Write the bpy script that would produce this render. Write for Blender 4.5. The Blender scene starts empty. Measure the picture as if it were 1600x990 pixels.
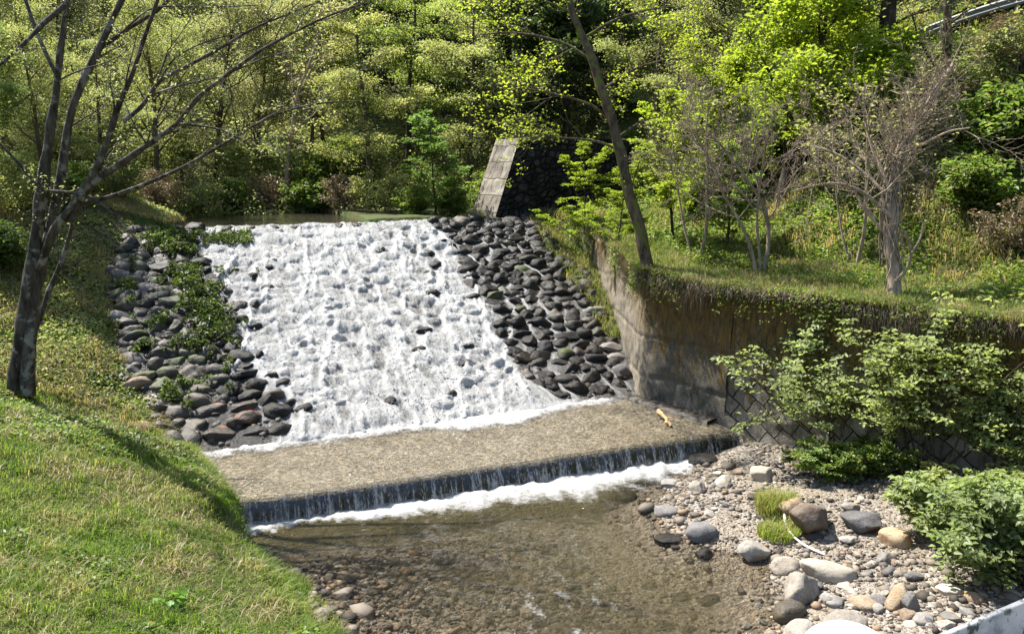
import bpy, math, random
import numpy as np
from mathutils import Vector

# ------------------------------------------------------------------ camera, world, sun, exposure
scene = bpy.context.scene
COL = scene.collection
EYE = np.array([0.0, 0.0, 6.0]); PITCH = math.radians(10.6); FOC = 1250.0     # focal length in px of a 1600 px wide frame
cam_data = bpy.data.cameras.new('camera'); cam_data.sensor_width = 36.0
cam_data.lens = 36.0 * FOC / 1600.0; cam_data.clip_end = 2000.0; cam_data.clip_start = 0.05
cam = bpy.data.objects.new('camera', cam_data); COL.objects.link(cam)
cam.location = EYE; cam.rotation_euler = (math.radians(90) - PITCH, 0, 0)
scene.camera = cam

SUN_AZ = math.radians(-53.0)      # to-sun = (sin, cos): from the left, slightly behind the scene
SUN_EL = math.radians(57.0)
to_sun = Vector((math.sin(SUN_AZ) * math.cos(SUN_EL), math.cos(SUN_AZ) * math.cos(SUN_EL), math.sin(SUN_EL)))
world = bpy.data.worlds.new('World'); scene.world = world; world.use_nodes = True
wn = world.node_tree.nodes; wl = world.node_tree.links; wn.clear()
sky = wn.new('ShaderNodeTexSky'); sky.sky_type = 'NISHITA'; sky.sun_disc = False
sky.sun_elevation = SUN_EL; sky.sun_rotation = SUN_AZ
bg = wn.new('ShaderNodeBackground'); bg.inputs['Strength'].default_value = 0.12
wo = wn.new('ShaderNodeOutputWorld'); wl.new(sky.outputs[0], bg.inputs[0]); wl.new(bg.outputs[0], wo.inputs[0])
sun_data = bpy.data.lights.new('sun', 'SUN'); sun_data.energy = 5.0; sun_data.angle = math.radians(0.5)
sun_data.color = (1.0, 0.955, 0.87)
sun = bpy.data.objects.new('sun', sun_data); COL.objects.link(sun)
sun.rotation_euler = (-to_sun).to_track_quat('-Z', 'Y').to_euler()
sun.location = (-30, 10, 40)
vs = scene.view_settings
vs.view_transform = 'Standard'; vs.look = 'None'; vs.exposure = 1.38; vs.gamma = 1.0; vs.use_curve_mapping = False
scene.cycles.max_bounces = 8; scene.cycles.transparent_max_bounces = 24
scene.cycles.diffuse_bounces = 4; scene.cycles.glossy_bounces = 3; scene.cycles.transmission_bounces = 4
scene.cycles.caustics_reflective = False; scene.cycles.caustics_refractive = False
scene.cycles.sample_clamp_indirect = 6.0

R0 = np.random.default_rng(7)
cp, sp = math.cos(PITCH), math.sin(PITCH)

# ------------------------------------------------------------------ pixel rays of the photograph -> world points
def ray(px, py):
    a = (px - 800) / FOC; b = (495 - py) / FOC
    return np.array([a, cp + b * sp, -sp + b * cp])
def Pz(px, py, z):
    d = ray(px, py); return EYE + d * ((z - EYE[2]) / d[2])
def Py(px, py, Y):
    d = ray(px, py); return EYE + d * (Y / d[1])

# ------------------------------------------------------------------ value noise
def _h(ix, iy, iz, seed):
    n = (ix * 374761393 + iy * 668265263 + iz * 2147483647 + seed * 144665) & 0xFFFFFFFF
    n = ((n ^ (n >> 13)) * 1274126177) & 0xFFFFFFFF
    n = ((n ^ (n >> 16)) * 2246822519) & 0xFFFFFFFF
    return ((n ^ (n >> 15)) & 0xFFFFFF) / float(0xFFFFFF)
def noise(x, y, z=0.0, seed=0):
    x, y, z = np.broadcast_arrays(np.asarray(x, float), np.asarray(y, float), np.asarray(z, float))
    ix, iy, iz = np.floor(x).astype(np.int64), np.floor(y).astype(np.int64), np.floor(z).astype(np.int64)
    fx, fy, fz = x - ix, y - iy, z - iz
    fx, fy, fz = (f * f * f * (f * (f * 6 - 15) + 10) for f in (fx, fy, fz))
    r = 0
    for dx in (0, 1):
        for dy in (0, 1):
            for dz in (0, 1):
                w = (fx if dx else 1 - fx) * (fy if dy else 1 - fy) * (fz if dz else 1 - fz)
                r = r + w * _h(ix + dx, iy + dy, iz + dz, seed)
    return r * 2 - 1
def fbm(x, y, z=0.0, seed=0, octv=4, gain=0.5):
    r = 0; a = 1.0; f = 1.0; t = 0
    for i in range(octv):
        r = r + a * noise(np.asarray(x) * f, np.asarray(y) * f, np.asarray(z) * f, seed + i * 17); t += a
        a *= gain; f *= 2.03
    return r / t
def sstep(a, b, x):
    t = np.clip((np.asarray(x, float) - a) / (b - a), 0, 1); return t * t * (3 - 2 * t)

# ------------------------------------------------------------------ ground shape; u runs along the weir, v up the stream
CA, SA = math.cos(math.radians(24)), math.sin(math.radians(24))
def uv(x, y): return CA * x + SA * y, -SA * x + CA * y
def xy(u, v): return CA * u - SA * v, SA * u + CA * v
V_WEIR, V_FOOT, V_CREST = 13.4, 16.35, 25.3
def vw(u): return V_WEIR - 0.045 * np.clip(u - 1.5, -2, 11)      # the sill runs slightly askew
Z_APRON, Z_CREST = 0.42, 4.16
def slope_z(v): return Z_APRON + np.clip((v - V_FOOT) / (V_CREST - V_FOOT), 0, 1) * (Z_CREST - Z_APRON)

def poly_sd(x, y, pts):
    """signed distance to a polyline, positive on its right-hand side when walking along it"""
    best = np.full(np.shape(x), 1e9); sgn = np.ones(np.shape(x))
    for (ax, ay), (bx, by) in zip(pts[:-1], pts[1:]):
        ex, ey = bx - ax, by - ay; L2 = ex * ex + ey * ey
        t = np.clip(((x - ax) * ex + (y - ay) * ey) / L2, 0, 1)
        dx, dy = x - (ax + t * ex), y - (ay + t * ey)
        d = np.hypot(dx, dy); s = np.sign(ex * dy - ey * dx)
        m = d < best - 1e-9
        best = np.where(m, d, best); sgn = np.where(m, s, sgn)
    return -best * sgn
EDGE_L = [tuple(Pz(700, 1400, 0)[:2]), tuple(Pz(600, 1130, 0)[:2]), tuple(Pz(528, 990, 0)[:2]), tuple(Pz(440, 885, 0.0)[:2]),
          tuple(Pz(392, 828, 0.2)[:2]), tuple(Pz(308, 704, 0.42)[:2]), xy(-0.35, 18.2), xy(-0.75, 20), xy(-1.1, 22),
          xy(-0.9, 24), xy(0.2, 25.6), xy(0.9, 27.5), xy(0.5, 33), xy(-1, 45), xy(-1, 120)]
WALL = [(2.35, 25.4), (2.7, 23.4), (3.02, 19.0), (4.62, 16.95), (8.85, 12.75), (13.0, 8.6)]     # foot of the retaining walls
EDGE_R = [xy(10.6, 120), xy(10.6, 45), xy(11.6, 30)] + WALL + [(18, 3), (24, -6)]
SHORE = [tuple(Pz(px, py, 0)[:2]) for px, py in ((1135, 686), (1080, 735), (1033, 792), (1082, 846), (1195, 876), (1212, 925), (1222, 990), (1190, 1150), (1100, 1500))]

def H(x, y):
    x = np.asarray(x, float); y = np.asarray(y, float)
    u, v = uv(x, y)
    dl = -poly_sd(x, y, EDGE_L)                     # > 0 on the left bank
    dr = poly_sd(x, y, list(reversed(EDGE_R)))     # > 0 on the right bank
    ds = poly_sd(x, y, list(reversed(SHORE)))      # > 0 on the gravel shore
    n1 = fbm(x * 0.55, y * 0.55, 0, 3, 3); n2 = fbm(x * 2.3, y * 2.3, 0, 5, 3)
    # stream bed
    shallow = np.exp(-np.maximum(-dl, 0) / 2.6) * sstep(12.9, 11.2, v)
    bed = -0.36 * sstep(0, 1.5, -ds)
    bed = bed * (1 - shallow) - 0.035 * shallow
    bed = bed + 0.03 * n2 * (1 - 0.5 * shallow) + 0.04 * n1
    shore = 0.13 * np.tanh(ds / 0.35) + 0.075 * np.clip(ds, 0, 9) + 0.05 * n1 + 0.03 * n2
    bed = np.where(ds > 0, np.maximum(shore, bed), bed)
    pond = np.where(u < 6.3 + 0.3 * n1, 3.9, 4.32 + 0.12 * n1)
    pond = pond + 0.45 * sstep(31, 34, v) + 0.42 * np.maximum(0, v - 38) + 0.28 * np.maximum(0, v - 52)
    base = np.where(v < vw(u) + 0.08, bed, np.where(v < V_FOOT, Z_APRON - 0.12, np.where(v < V_CREST + 0.5, slope_z(v) - 0.28, pond)))
    # left bank
    d = np.maximum(dl, 0)
    kb = sstep(0.0, 0.9, d); lbase = -0.08 + 0.52 * ((1 - kb) * sstep(12.75, 13.55, v) + kb * sstep(10.0, 15.5, v))
    lbase = np.where(v > V_FOOT, np.maximum(slope_z(v) - 0.12, lbase), lbase)
    lbase = np.where(v > V_CREST + 0.5, 4.3 + 0.45 * sstep(31, 34, v) + 0.42 * np.maximum(0, v - 38) + 0.28 * np.maximum(0, v - 52), lbase)
    riseA = 0.10 * (1 - np.exp(-d / 0.3)) + 0.42 * np.minimum(d, 3.5) + 0.2 * np.maximum(d - 3.5, 0)
    riseB = 0.75 * (1 - np.exp(-d / 1.6)) + 0.12 * d
    k = sstep(16.0, 20.0, v)
    left = lbase * sstep(9, 2, d * (1 - k)) + riseA * (1 - k) + riseB * k
    left = left + 0.42 * np.maximum(0, d - 9) * sstep(14, 22, y) + (0.10 * n1 + 0.03 * n2) * sstep(0, 1.2, d)
    z = np.where(dl > 0, left, base)
    # right bank: terrace, hillside, road bench, hillside again
    r = np.maximum(dr, 0)
    terr = 3.45 + 0.35 * sstep(17, 23, y) + 0.55 * sstep(24, 28, y) + 0.45 * sstep(31, 34, v) + 0.42 * np.maximum(0, v - 38) * sstep(30, 6, r)
    hill = terr + 0.05 * r + 0.63 * (np.maximum(0, r - 3.4) - np.maximum(0, r - 13.2) + 0.9 * np.maximum(0, r - 18))
    hill = hill + (0.16 * n1 + 0.05 * n2) * sstep(0.3, 1.5, r)
    toe = sstep(0.28, 0.42, dr)
    shelf = np.where((v > vw(u)) & (v < V_CREST + 0.5), np.minimum(base, 3.6), base)
    z = np.where(dr > 0, shelf * (1 - toe) + hill * toe, z)
    return z
def Hs(x, y): return float(H(np.array([x]), np.array([y]))[0])
def Pg(px, py, lo=6.0, hi=140.0):
    d = ray(px, py); t = np.linspace(lo, hi, 2400); p = EYE[None] + d[None] * t[:, None] / d[1]
    h = H(p[:, 0], p[:, 1]); k = np.nonzero(p[:, 2] <= h)[0]
    i = k[0] if len(k) else len(t) - 1
    return p[i]
def Gd(px, Y):
    """ground point in the photograph's column px at depth Y"""
    x = (px - 800) / FOC * Y * 1.02
    return np.array([x, Y, Hs(x, Y)])

# ------------------------------------------------------------------ materials
class Mat:
    def __init__(s, name):
        s.m = bpy.data.materials.new(name); s.m.use_nodes = True
        s.t = s.m.node_tree; s.t.nodes.clear(); s.out = s.n('ShaderNodeOutputMaterial')
    def n(s, ty, ins=None, **kw):
        nd = s.t.nodes.new(ty)
        for k, v in kw.items(): setattr(nd, k, v)
        for k, v in (ins or {}).items():
            sock = nd.inputs[k]
            if isinstance(v, bpy.types.NodeSocket): s.t.links.new(v, sock)
            elif isinstance(v, bpy.types.Node): s.t.links.new(v.outputs[0], sock)
            else: sock.default_value = v
        return nd
    def coord(s, kind='Object'): return s.n('ShaderNodeTexCoord').outputs[kind]
    def map(s, vec, scale=(1, 1, 1), rot=(0, 0, 0)): return s.n('ShaderNodeMapping', {'Vector': vec, 'Scale': scale, 'Rotation': rot}).outputs[0]
    def noise(s, vec, scale, detail=4, rough=0.55): return s.n('ShaderNodeTexNoise', {'Vector': vec, 'Scale': scale, 'Detail': detail, 'Roughness': rough}).outputs['Fac']
    def ramp(s, fac, stops):
        r = s.n('ShaderNodeValToRGB', {'Fac': fac}); e = r.color_ramp.elements
        while len(e) < len(stops): e.new(0.5)
        for el, (p, c) in zip(e, stops):
            el.position = p; el.color = (c, c, c, 1) if isinstance(c, (int, float)) else (*c, 1)
        return r.outputs[0]
    def mix(s, fac, a, b, mode='MIX'):
        nd = s.n('ShaderNodeMix', data_type='RGBA', blend_type=mode)
        for i, v in ((0, fac), (6, a), (7, b)):
            if isinstance(v, bpy.types.NodeSocket): s.t.links.new(v, nd.inputs[i])
            elif i == 0: nd.inputs[i].default_value = v
            else: nd.inputs[i].default_value = (*v, 1)
        return nd.outputs[2]
    def math(s, op, a, b=0.0, clamp=False):
        nd = s.n('ShaderNodeMath', {0: a, 1: b}, operation=op); nd.use_clamp = clamp; return nd.outputs[0]
    def attr(s, name): return s.n('ShaderNodeAttribute', attribute_name=name).outputs['Fac']
    def bump(s, h, strength=0.5, dist=0.02): return s.n('ShaderNodeBump', {'Height': h, 'Strength': strength, 'Distance': dist}).outputs[0]
    def principled(s, col, rough=0.7, normal=None, spec=0.4):
        nd = s.n('ShaderNodeBsdfPrincipled', {'Roughness': rough, 'Specular IOR Level': spec})
        if isinstance(col, bpy.types.NodeSocket): s.t.links.new(col, nd.inputs['Base Color'])
        else: nd.inputs['Base Color'].default_value = (*col, 1)
        if normal is not None: s.t.links.new(normal, nd.inputs['Normal'])
        return nd.outputs[0]
    def mixs(s, fac, a, b): return s.n('ShaderNodeMixShader', {0: fac, 1: a, 2: b}).outputs[0]
    def done(s, sh): s.t.links.new(sh, s.out.inputs[0]); return s.m

def leaf_mat(name, a, b, trans, tw=0.45, dry=None):
    m = Mat(name)
    rnd = m.n('ShaderNodeNewGeometry').outputs['Random Per Island']
    obr = m.n('ShaderNodeObjectInfo').outputs['Random']
    c = m.mix(rnd, a, b)
    if dry is not None: c = m.mix(m.ramp(rnd, [(0.80, 0), (0.92, 1)]), c, dry)
    pos = m.n('ShaderNodeNewGeometry').outputs['Position']
    nz = m.ramp(m.noise(pos, 0.7, 2), [(0.3, 0.62), (0.7, 1.28)])
    c = m.mix(1.0, c, nz, 'MULTIPLY')
    c = m.mix(1.0, c, m.ramp(obr, [(0, (0.82, 0.86, 0.9)), (1, (1.16, 1.12, 1.0))]), 'MULTIPLY')
    tr = m.mix(1.0, c, trans, 'MULTIPLY')
    p = m.principled(c, 0.45, None, 0.35)
    t = m.n('ShaderNodeBsdfTranslucent', {'Color': tr}).outputs[0]
    return m.done(m.mixs(tw, p, t))
T = (1.85, 1.9, 1.15)
M = {}
M['leaf_spring'] = leaf_mat('leaf_spring', (0.175, 0.20, 0.075), (0.285, 0.305, 0.13), T, 0.5, (0.27, 0.235, 0.16))
M['leaf_olive'] = leaf_mat('leaf_olive', (0.19, 0.20, 0.095), (0.31, 0.305, 0.165), T, 0.5, (0.27, 0.23, 0.17))
M['leaf_green'] = leaf_mat('leaf_green', (0.115, 0.16, 0.048), (0.205, 0.245, 0.08), T, 0.5)
M['leaf_dark'] = leaf_mat('leaf_dark', (0.032, 0.055, 0.018), (0.07, 0.095, 0.032), T, 0.3)
M['leaf_bright'] = leaf_mat('leaf_bright', (0.15, 0.21, 0.02), (0.25, 0.29, 0.04), T, 0.55)
M['leaf_fresh'] = leaf_mat('leaf_fresh', (0.10, 0.17, 0.035), (0.16, 0.23, 0.055), T, 0.5)
M['leaf_pale'] = leaf_mat('leaf_pale', (0.18, 0.225, 0.085), (0.30, 0.335, 0.14), T, 0.48)
M['leaf_round'] = leaf_mat('leaf_round', (0.16, 0.205, 0.07), (0.30, 0.345, 0.145), T, 0.45)
M['leaf_weed'] = leaf_mat('leaf_weed', (0.030, 0.055, 0.010), (0.085, 0.115, 0.022), T, 0.4)
M['leaf_cover'] = leaf_mat('leaf_cover', (0.08, 0.14, 0.025), (0.17, 0.225, 0.05), T, 0.45, (0.21, 0.18, 0.095))
M['leaf_dead'] = leaf_mat('leaf_dead', (0.17, 0.125, 0.065), (0.30, 0.235, 0.135), (1.3, 1.2, 1.0), 0.25)
M['leaf_big'] = leaf_mat('leaf_big', (0.07, 0.17, 0.015), (0.11, 0.24, 0.02), T, 0.4)

def grass_mat(name, greenA, greenB, strawA, amount):
    m = Mat(name)
    rnd = m.n('ShaderNodeNewGeometry').outputs['Random Per Island']
    pos = m.n('ShaderNodeNewGeometry').outputs['Position']
    g = m.mix(rnd, greenA, greenB)
    pn = m.noise(pos, 1.15, 4, 0.6)
    k = m.math('ADD', m.math('MULTIPLY', m.math('SUBTRACT', pn, 0.5), 3.6), amount)
    k = m.math('ADD', k, m.math('MULTIPLY', m.math('SUBTRACT', m.n('ShaderNodeTexWhiteNoise', {'W': rnd}, noise_dimensions='1D').outputs['Value'], 0.5), 1.1), True)
    c = m.mix(k, g, strawA)
    p = m.principled(c, 0.5, None, 0.3)
    t = m.n('ShaderNodeBsdfTranslucent', {'Color': m.mix(1.0, c, (2.0, 2.0, 1.2), 'MULTIPLY')}).outputs[0]
    return m.done(m.mixs(0.38, p, t))
M['grass_bank'] = grass_mat('grass_bank', (0.065, 0.13, 0.014), (0.175, 0.255, 0.036), (0.33, 0.29, 0.155), 0.10)
M['grass_terrace'] = grass_mat('grass_terrace', (0.08, 0.14, 0.02), (0.16, 0.20, 0.05), (0.30, 0.25, 0.13), 0.30)
M['grass_dry'] = grass_mat('grass_dry', (0.12, 0.13, 0.04), (0.2, 0.18, 0.07), (0.33, 0.26, 0.15), 0.62)
M['grass_tuft'] = grass_mat('grass_tuft', (0.15, 0.22, 0.03), (0.26, 0.31, 0.06), (0.36, 0.31, 0.15), 0.2)
M['grass_root'] = grass_mat('grass_root', (0.035, 0.032, 0.012), (0.075, 0.06, 0.026), (0.20, 0.15, 0.09), 0.35)

def bark_mat(name, dark, light, lichen, lam=0.35, sc=9):
    m = Mat(name); co = m.n('ShaderNodeNewGeometry').outputs['Position']
    n = m.noise(m.map(co, (1, 1, 0.28)), sc, 6, 0.65)
    c = m.mix(m.ramp(n, [(0.35, 0), (0.68, 1)]), dark, light)
    c = m.mix(m.ramp(m.noise(co, 4.5, 3, 0.6), [(0.62 - 0.2 * lam, 0), (0.72 - 0.2 * lam, 1)]), c, lichen)
    return m.done(m.principled(c, 0.9, m.bump(n, 0.8, 0.03), 0.15))
M['bark_front'] = bark_mat('bark_front', (0.022, 0.018, 0.014), (0.10, 0.084, 0.066), (0.19, 0.18, 0.15), 0.4)
M['bark_dark'] = bark_mat('bark_dark', (0.022, 0.017, 0.012), (0.06, 0.048, 0.036), (0.09, 0.085, 0.06), 0.2)
M['bark_brown'] = bark_mat('bark_brown', (0.045, 0.033, 0.022), (0.12, 0.09, 0.06), (0.12, 0.125, 0.05), 0.35)
M['bark_moss'] = bark_mat('bark_moss', (0.03, 0.022, 0.015), (0.14, 0.105, 0.072), (0.10, 0.11, 0.03), 0.55)
M['bark_grey'] = bark_mat('bark_grey', (0.16, 0.122, 0.085), (0.42, 0.335, 0.245), (0.2, 0.175, 0.13), 0.3)

def rock_mat(name, a, b, c3, rough, bump=0.5, spec=0.4, moss=None, streak=None):
    m = Mat(name); co = m.n('ShaderNodeNewGeometry').outputs['Position']
    n = m.noise(co, 4.5, 6, 0.65); f = m.noise(co, 38, 4, 0.7)
    c = m.mix(m.ramp(n, [(0.32, 0), (0.7, 1)]), a, b)
    obr = m.n('ShaderNodeObjectInfo').outputs['Random']
    c = m.mix(m.ramp(m.noise(co, 2.1, 3), [(0.5, 0), (0.66, 1)]), c, c3)
    c = m.mix(1.0, c, m.ramp(obr, [(0, (0.62, 0.62, 0.66)), (0.5, (1, 0.97, 0.93)), (1, (1.42, 1.34, 1.22))]), 'MULTIPLY')
    c = m.mix(1.0, c, m.ramp(f, [(0.25, 0.68), (0.75, 1.3)]), 'MULTIPLY')
    if moss is not None:
        nz = m.n('ShaderNodeSeparateXYZ', {0: m.n('ShaderNodeNewGeometry').outputs['Normal']}).outputs[2]
        k = m.math('MULTIPLY', m.ramp(m.noise(co, 3.2, 5, 0.7), [(0.46, 0), (0.58, 1)]), m.ramp(nz, [(0.1, 0), (0.5, 1)]))
        c = m.mix(k, c, moss)
    if streak is not None:
        c = m.mix(m.ramp(m.noise(co, 2.6, 3), [(0.56, 0), (0.64, 1)]), c, streak)
    h = m.math('ADD', n, m.math('MULTIPLY', f, 0.35))
    return m.done(m.principled(c, rough, m.bump(h, min(1.0, bump * 1.6), 0.05), spec))
M['rock_wet'] = rock_mat('rock_wet', (0.006, 0.0055, 0.005), (0.018, 0.016, 0.0135), (0.030, 0.024, 0.018), 0.38, 0.9, 0.26)
M['rock_wet_brown'] = rock_mat('rock_wet_brown', (0.016, 0.014, 0.012), (0.045, 0.036, 0.026), (0.03, 0.024, 0.018), 0.32, 0.6, 0.4, None, (0.17, 0.075, 0.03))
M['rock_damp'] = rock_mat('rock_damp', (0.03, 0.026, 0.021), (0.085, 0.072, 0.056), (0.06, 0.049, 0.032), 0.5, 0.5, 0.45)
M['rock_moss'] = rock_mat('rock_moss', (0.028, 0.026, 0.021), (0.085, 0.074, 0.058), (0.05, 0.046, 0.03), 0.55, 0.5, 0.35, (0.055, 0.075, 0.012))
M['rock_dry'] = rock_mat('rock_dry', (0.20, 0.18, 0.155), (0.36, 0.33, 0.285), (0.28, 0.245, 0.20), 0.85, 0.45, 0.25)
M['rock_grey'] = rock_mat('rock_grey', (0.17, 0.162, 0.15), (0.34, 0.325, 0.30), (0.25, 0.235, 0.21), 0.85, 0.35, 0.25)
M['rock_slate'] = rock_mat('rock_slate', (0.09, 0.088, 0.088), (0.19, 0.182, 0.175), (0.14, 0.13, 0.12), 0.7, 0.4, 0.3)
M['rock_brown'] = rock_mat('rock_brown', (0.17, 0.13, 0.095), (0.31, 0.245, 0.185), (0.23, 0.17, 0.12), 0.85, 0.6, 0.2)
M['rock_ochre'] = rock_mat('rock_ochre', (0.26, 0.195, 0.13), (0.40, 0.32, 0.23), (0.32, 0.22, 0.13), 0.85, 0.5, 0.2)
M['rock_pale'] = rock_mat('rock_pale', (0.26, 0.24, 0.205), (0.38, 0.355, 0.31), (0.31, 0.28, 0.235), 0.85, 0.3, 0.25)

def ground_mat():
    m = Mat('ground_soil'); co = m.n('ShaderNodeNewGeometry').outputs['Position']
    # gravel of the bed and of the bar
    vo = m.n('ShaderNodeTexVoronoi', {'Vector': co, 'Scale': 17.0}); v2 = m.n('ShaderNodeTexVoronoi', {'Vector': co, 'Scale': 43.0})
    gc = m.ramp(m.n('ShaderNodeSeparateColor', {0: vo.outputs['Color']}).outputs[0], [(0, (0.085, 0.075, 0.066)), (0.4, (0.20, 0.176, 0.152)), (0.75, (0.30, 0.267, 0.23)), (1, (0.44, 0.395, 0.345))])
    gc2 = m.ramp(m.n('ShaderNodeSeparateColor', {0: v2.outputs['Color']}).outputs[1], [(0, (0.13, 0.105, 0.08)), (0.6, (0.27, 0.235, 0.195)), (1, (0.40, 0.35, 0.29))])
    g = m.mix(m.ramp(m.noise(co, 1.3, 3), [(0.42, 0), (0.6, 1)]), gc, gc2)
    g = m.mix(m.ramp(m.noise(co, 0.55, 3), [(0.45, 0), (0.65, 0.55)]), g, (0.235, 0.19, 0.13))
    edge = m.math('ADD', m.math('MULTIPLY', m.ramp(vo.outputs['Distance'], [(0, 1), (0.75, 0)]), 1.0), m.math('MULTIPLY', m.ramp(v2.outputs['Distance'], [(0, 1), (0.8, 0)]), 0.5))
    wet = m.attr('wet')
    g = m.mix(m.math('MULTIPLY', wet, 0.75), g, m.mix(1.0, g, (0.90, 0.86, 0.78), 'MULTIPLY'))
    sn = m.noise(co, 6, 6, 0.7)
    soil = m.mix(sn, (0.035, 0.032, 0.013), (0.095, 0.082, 0.035))
    soil = m.mix(m.ramp(m.noise(co, 0.8, 4), [(0.45, 0), (0.6, 1)]), soil, (0.05, 0.075, 0.015))
    c = m.mix(m.attr('soil'), g, soil)
    h = m.mix(m.attr('soil'), edge, sn)
    return m.done(m.principled(c, 0.85, m.bump(h, 0.9, 0.04), 0.2))
M['ground'] = ground_mat()

# ------------------------------------------------------------------ mesh helpers
def build(name, V, faces, mat, parent=None, attrs=None, smooth=False, uvs=None):
    """one mesh object; faces = list of (n,k) index arrays"""
    me = bpy.data.meshes.new(name)
    V = np.asarray(V, np.float32); faces = [np.asarray(f, np.int32) for f in faces if len(f)]
    nl = sum(f.size for f in faces); npoly = sum(len(f) for f in faces)
    me.vertices.add(len(V)); me.vertices.foreach_set('co', V.ravel())
    me.loops.add(nl); me.polygons.add(npoly)
    idx = np.concatenate([f.ravel() for f in faces])
    starts = []; s = 0
    for f in faces:
        starts.append(s + np.arange(len(f)) * f.shape[1]); s += f.size
    me.loops.foreach_set('vertex_index', idx)
    me.polygons.foreach_set('loop_start', np.concatenate(starts).astype(np.int32))
    if smooth: me.polygons.foreach_set('use_smooth', np.ones(npoly, bool))
    if uvs is not None:
        me.uv_layers.new(name='UVMap'); me.uv_layers[0].data.foreach_set('uv', np.asarray(uvs, np.float32)[idx].ravel())
    for k, a in (attrs or {}).items():
        at = me.attributes.new(k, 'FLOAT', 'POINT'); at.data.foreach_set('value', np.asarray(a, np.float32).ravel())
    me.update(calc_edges=True); me.validate()
    me.materials.append(M[mat] if isinstance(mat, str) else mat)
    o = bpy.data.objects.new(name, me); COL.objects.link(o)
    if parent is not None: o.parent = parent
    return o
def tag(o, label=None, cat=None, group=None, kind=None):
    if label: o['label'] = label
    if cat: o['category'] = cat
    if group: o['group'] = group
    if kind: o['kind'] = kind
    return o
def empty(name, loc, label, cat, group=None, rz=0.0):
    o = bpy.data.objects.new(name, None); COL.objects.link(o); o.location = loc; o.rotation_euler = (0, 0, rz)
    o.empty_display_size = 0.2
    return tag(o, label, cat, group)
def copy_thing(o, loc, rz, scale, label, group=None):
    c = o.copy(); COL.objects.link(c); c.location = loc; c.rotation_euler = (0, 0, rz); c.scale = (scale,) * 3
    for ch in list(o.children):
        k = ch.copy(); COL.objects.link(k); k.parent = c
    c['label'] = label
    if group: c['group'] = group
    return c
def grid_faces(nu, nv):
    i = np.arange(nu * nv).reshape(nv, nu)
    return np.stack([i[:-1, :-1], i[:-1, 1:], i[1:, 1:], i[1:, :-1]], -1).reshape(-1, 4)

def tubes(lines, sides=5):
    """lines: list of (pts (n,3), radii (n,)) -> V, F; ends closed by their taper"""
    Vs, Fs, base = [], [], 0
    for pts, rad in lines:
        pts = np.asarray(pts, float); rad = np.asarray(rad, float); n = len(pts)
        if n < 2: continue
        k = sides if rad[0] > 0.025 else (4 if rad[0] > 0.01 else 3)
        if rad[0] > 0.09: k = 10
        t = np.gradient(pts, axis=0); t /= np.linalg.norm(t, axis=1, keepdims=True) + 1e-9
        ref = np.array([0.0, 0, 1]) if abs(t[0][2]) < 0.8 else np.array([1.0, 0, 0])
        a = np.cross(t, ref); a /= np.linalg.norm(a, axis=1, keepdims=True) + 1e-9
        b = np.cross(t, a)
        th = np.arange(k) * 2 * math.pi / k
        ring = pts[:, None] + rad[:, None, None] * (a[:, None] * np.cos(th)[None, :, None] + b[:, None] * np.sin(th)[None, :, None])
        if rad[0] > 0.05:
            w = fbm(ring[..., 0] * 5, ring[..., 1] * 5, ring[..., 2] * 2.2, 9, 3)
            ring = ring + (ring - pts[:, None]) * (0.42 * w)[..., None]
        Vs.append(ring.reshape(-1, 3))
        i = base + np.arange(n * k).reshape(n, k); j = np.roll(i, -1, axis=1)
        Fs.append(np.stack([i[:-1], j[:-1], j[1:], i[1:]], -1).reshape(-1, 4)); base += n * k
    return np.concatenate(Vs), [np.concatenate(Fs)]

def leaves(C, N, D, S, asp=0.5, fold=0.12, rng=R0):
    """one folded rhombus per leaf: centre, normal, direction, length"""
    C = np.asarray(C, float); n = len(C)
    N = N / (np.linalg.norm(N, axis=1, keepdims=True) + 1e-9)
    D = D - N * np.sum(D * N, 1, keepdims=True); D /= np.linalg.norm(D, axis=1, keepdims=True) + 1e-9
    B = np.cross(N, D); S = np.asarray(S).reshape(-1, 1)
    w = S * asp * 0.5
    droop = N * S * 0.12
    V = np.stack([C - D * S * 0.5 - droop, C - B * w + N * S * fold, C + D * S * 0.5 - droop, C + B * w + N * S * fold], 1).reshape(-1, 3)
    f = np.arange(n * 4).reshape(n, 4)
    return V, [np.concatenate([f[:, [0, 1, 2]], f[:, [0, 2, 3]]])]
def rand_leaves(C, size, up=0.6, asp=0.5, rng=R0, jit=0.35):
    n = len(C); N = rng.normal(0, 1, (n, 3)) * (1 - up); N[:, 2] = np.abs(N[:, 2]) + up
    D = rng.normal(0, 1, (n, 3)); D[:, 2] *= 0.4
    return leaves(C, N, D, size * rng.uniform(1 - jit, 1 + jit, n), asp)

def blades(B, h, w, rng, lean=0.5, dirbias=(0, 0)):
    """bent grass blades on base points"""
    n = len(B); a = rng.uniform(0, 2 * math.pi, n)
    d = np.stack([np.cos(a), np.sin(a), np.zeros(n)], 1) * (lean * rng.uniform(0.2, 1.3, n))[:, None] + np.array([dirbias[0], dirbias[1], 0])
    s = np.stack([-np.sin(a), np.cos(a), np.zeros(n)], 1); hh = (h * rng.uniform(0.5, 1.3, n))[:, None]; up = np.array([0, 0, 1.0])
    w = (w * rng.uniform(0.7, 1.3, n))[:, None]
    p1 = B + up * hh * 0.55 + d * hh * 0.3; p2 = B + up * hh * (1 - 0.35 * np.minimum(1, np.linalg.norm(d, axis=1, keepdims=True))) + d * hh * 1.0
    V = np.stack([B - s * w, B + s * w, p1 + s * w * 0.8, p1 - s * w * 0.8, p2], 1).reshape(-1, 3)
    i = np.arange(n) * 5
    return V, [np.stack([i, i + 1, i + 2, i + 3], 1), np.stack([i + 3, i + 2, i + 4], 1)]
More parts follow.
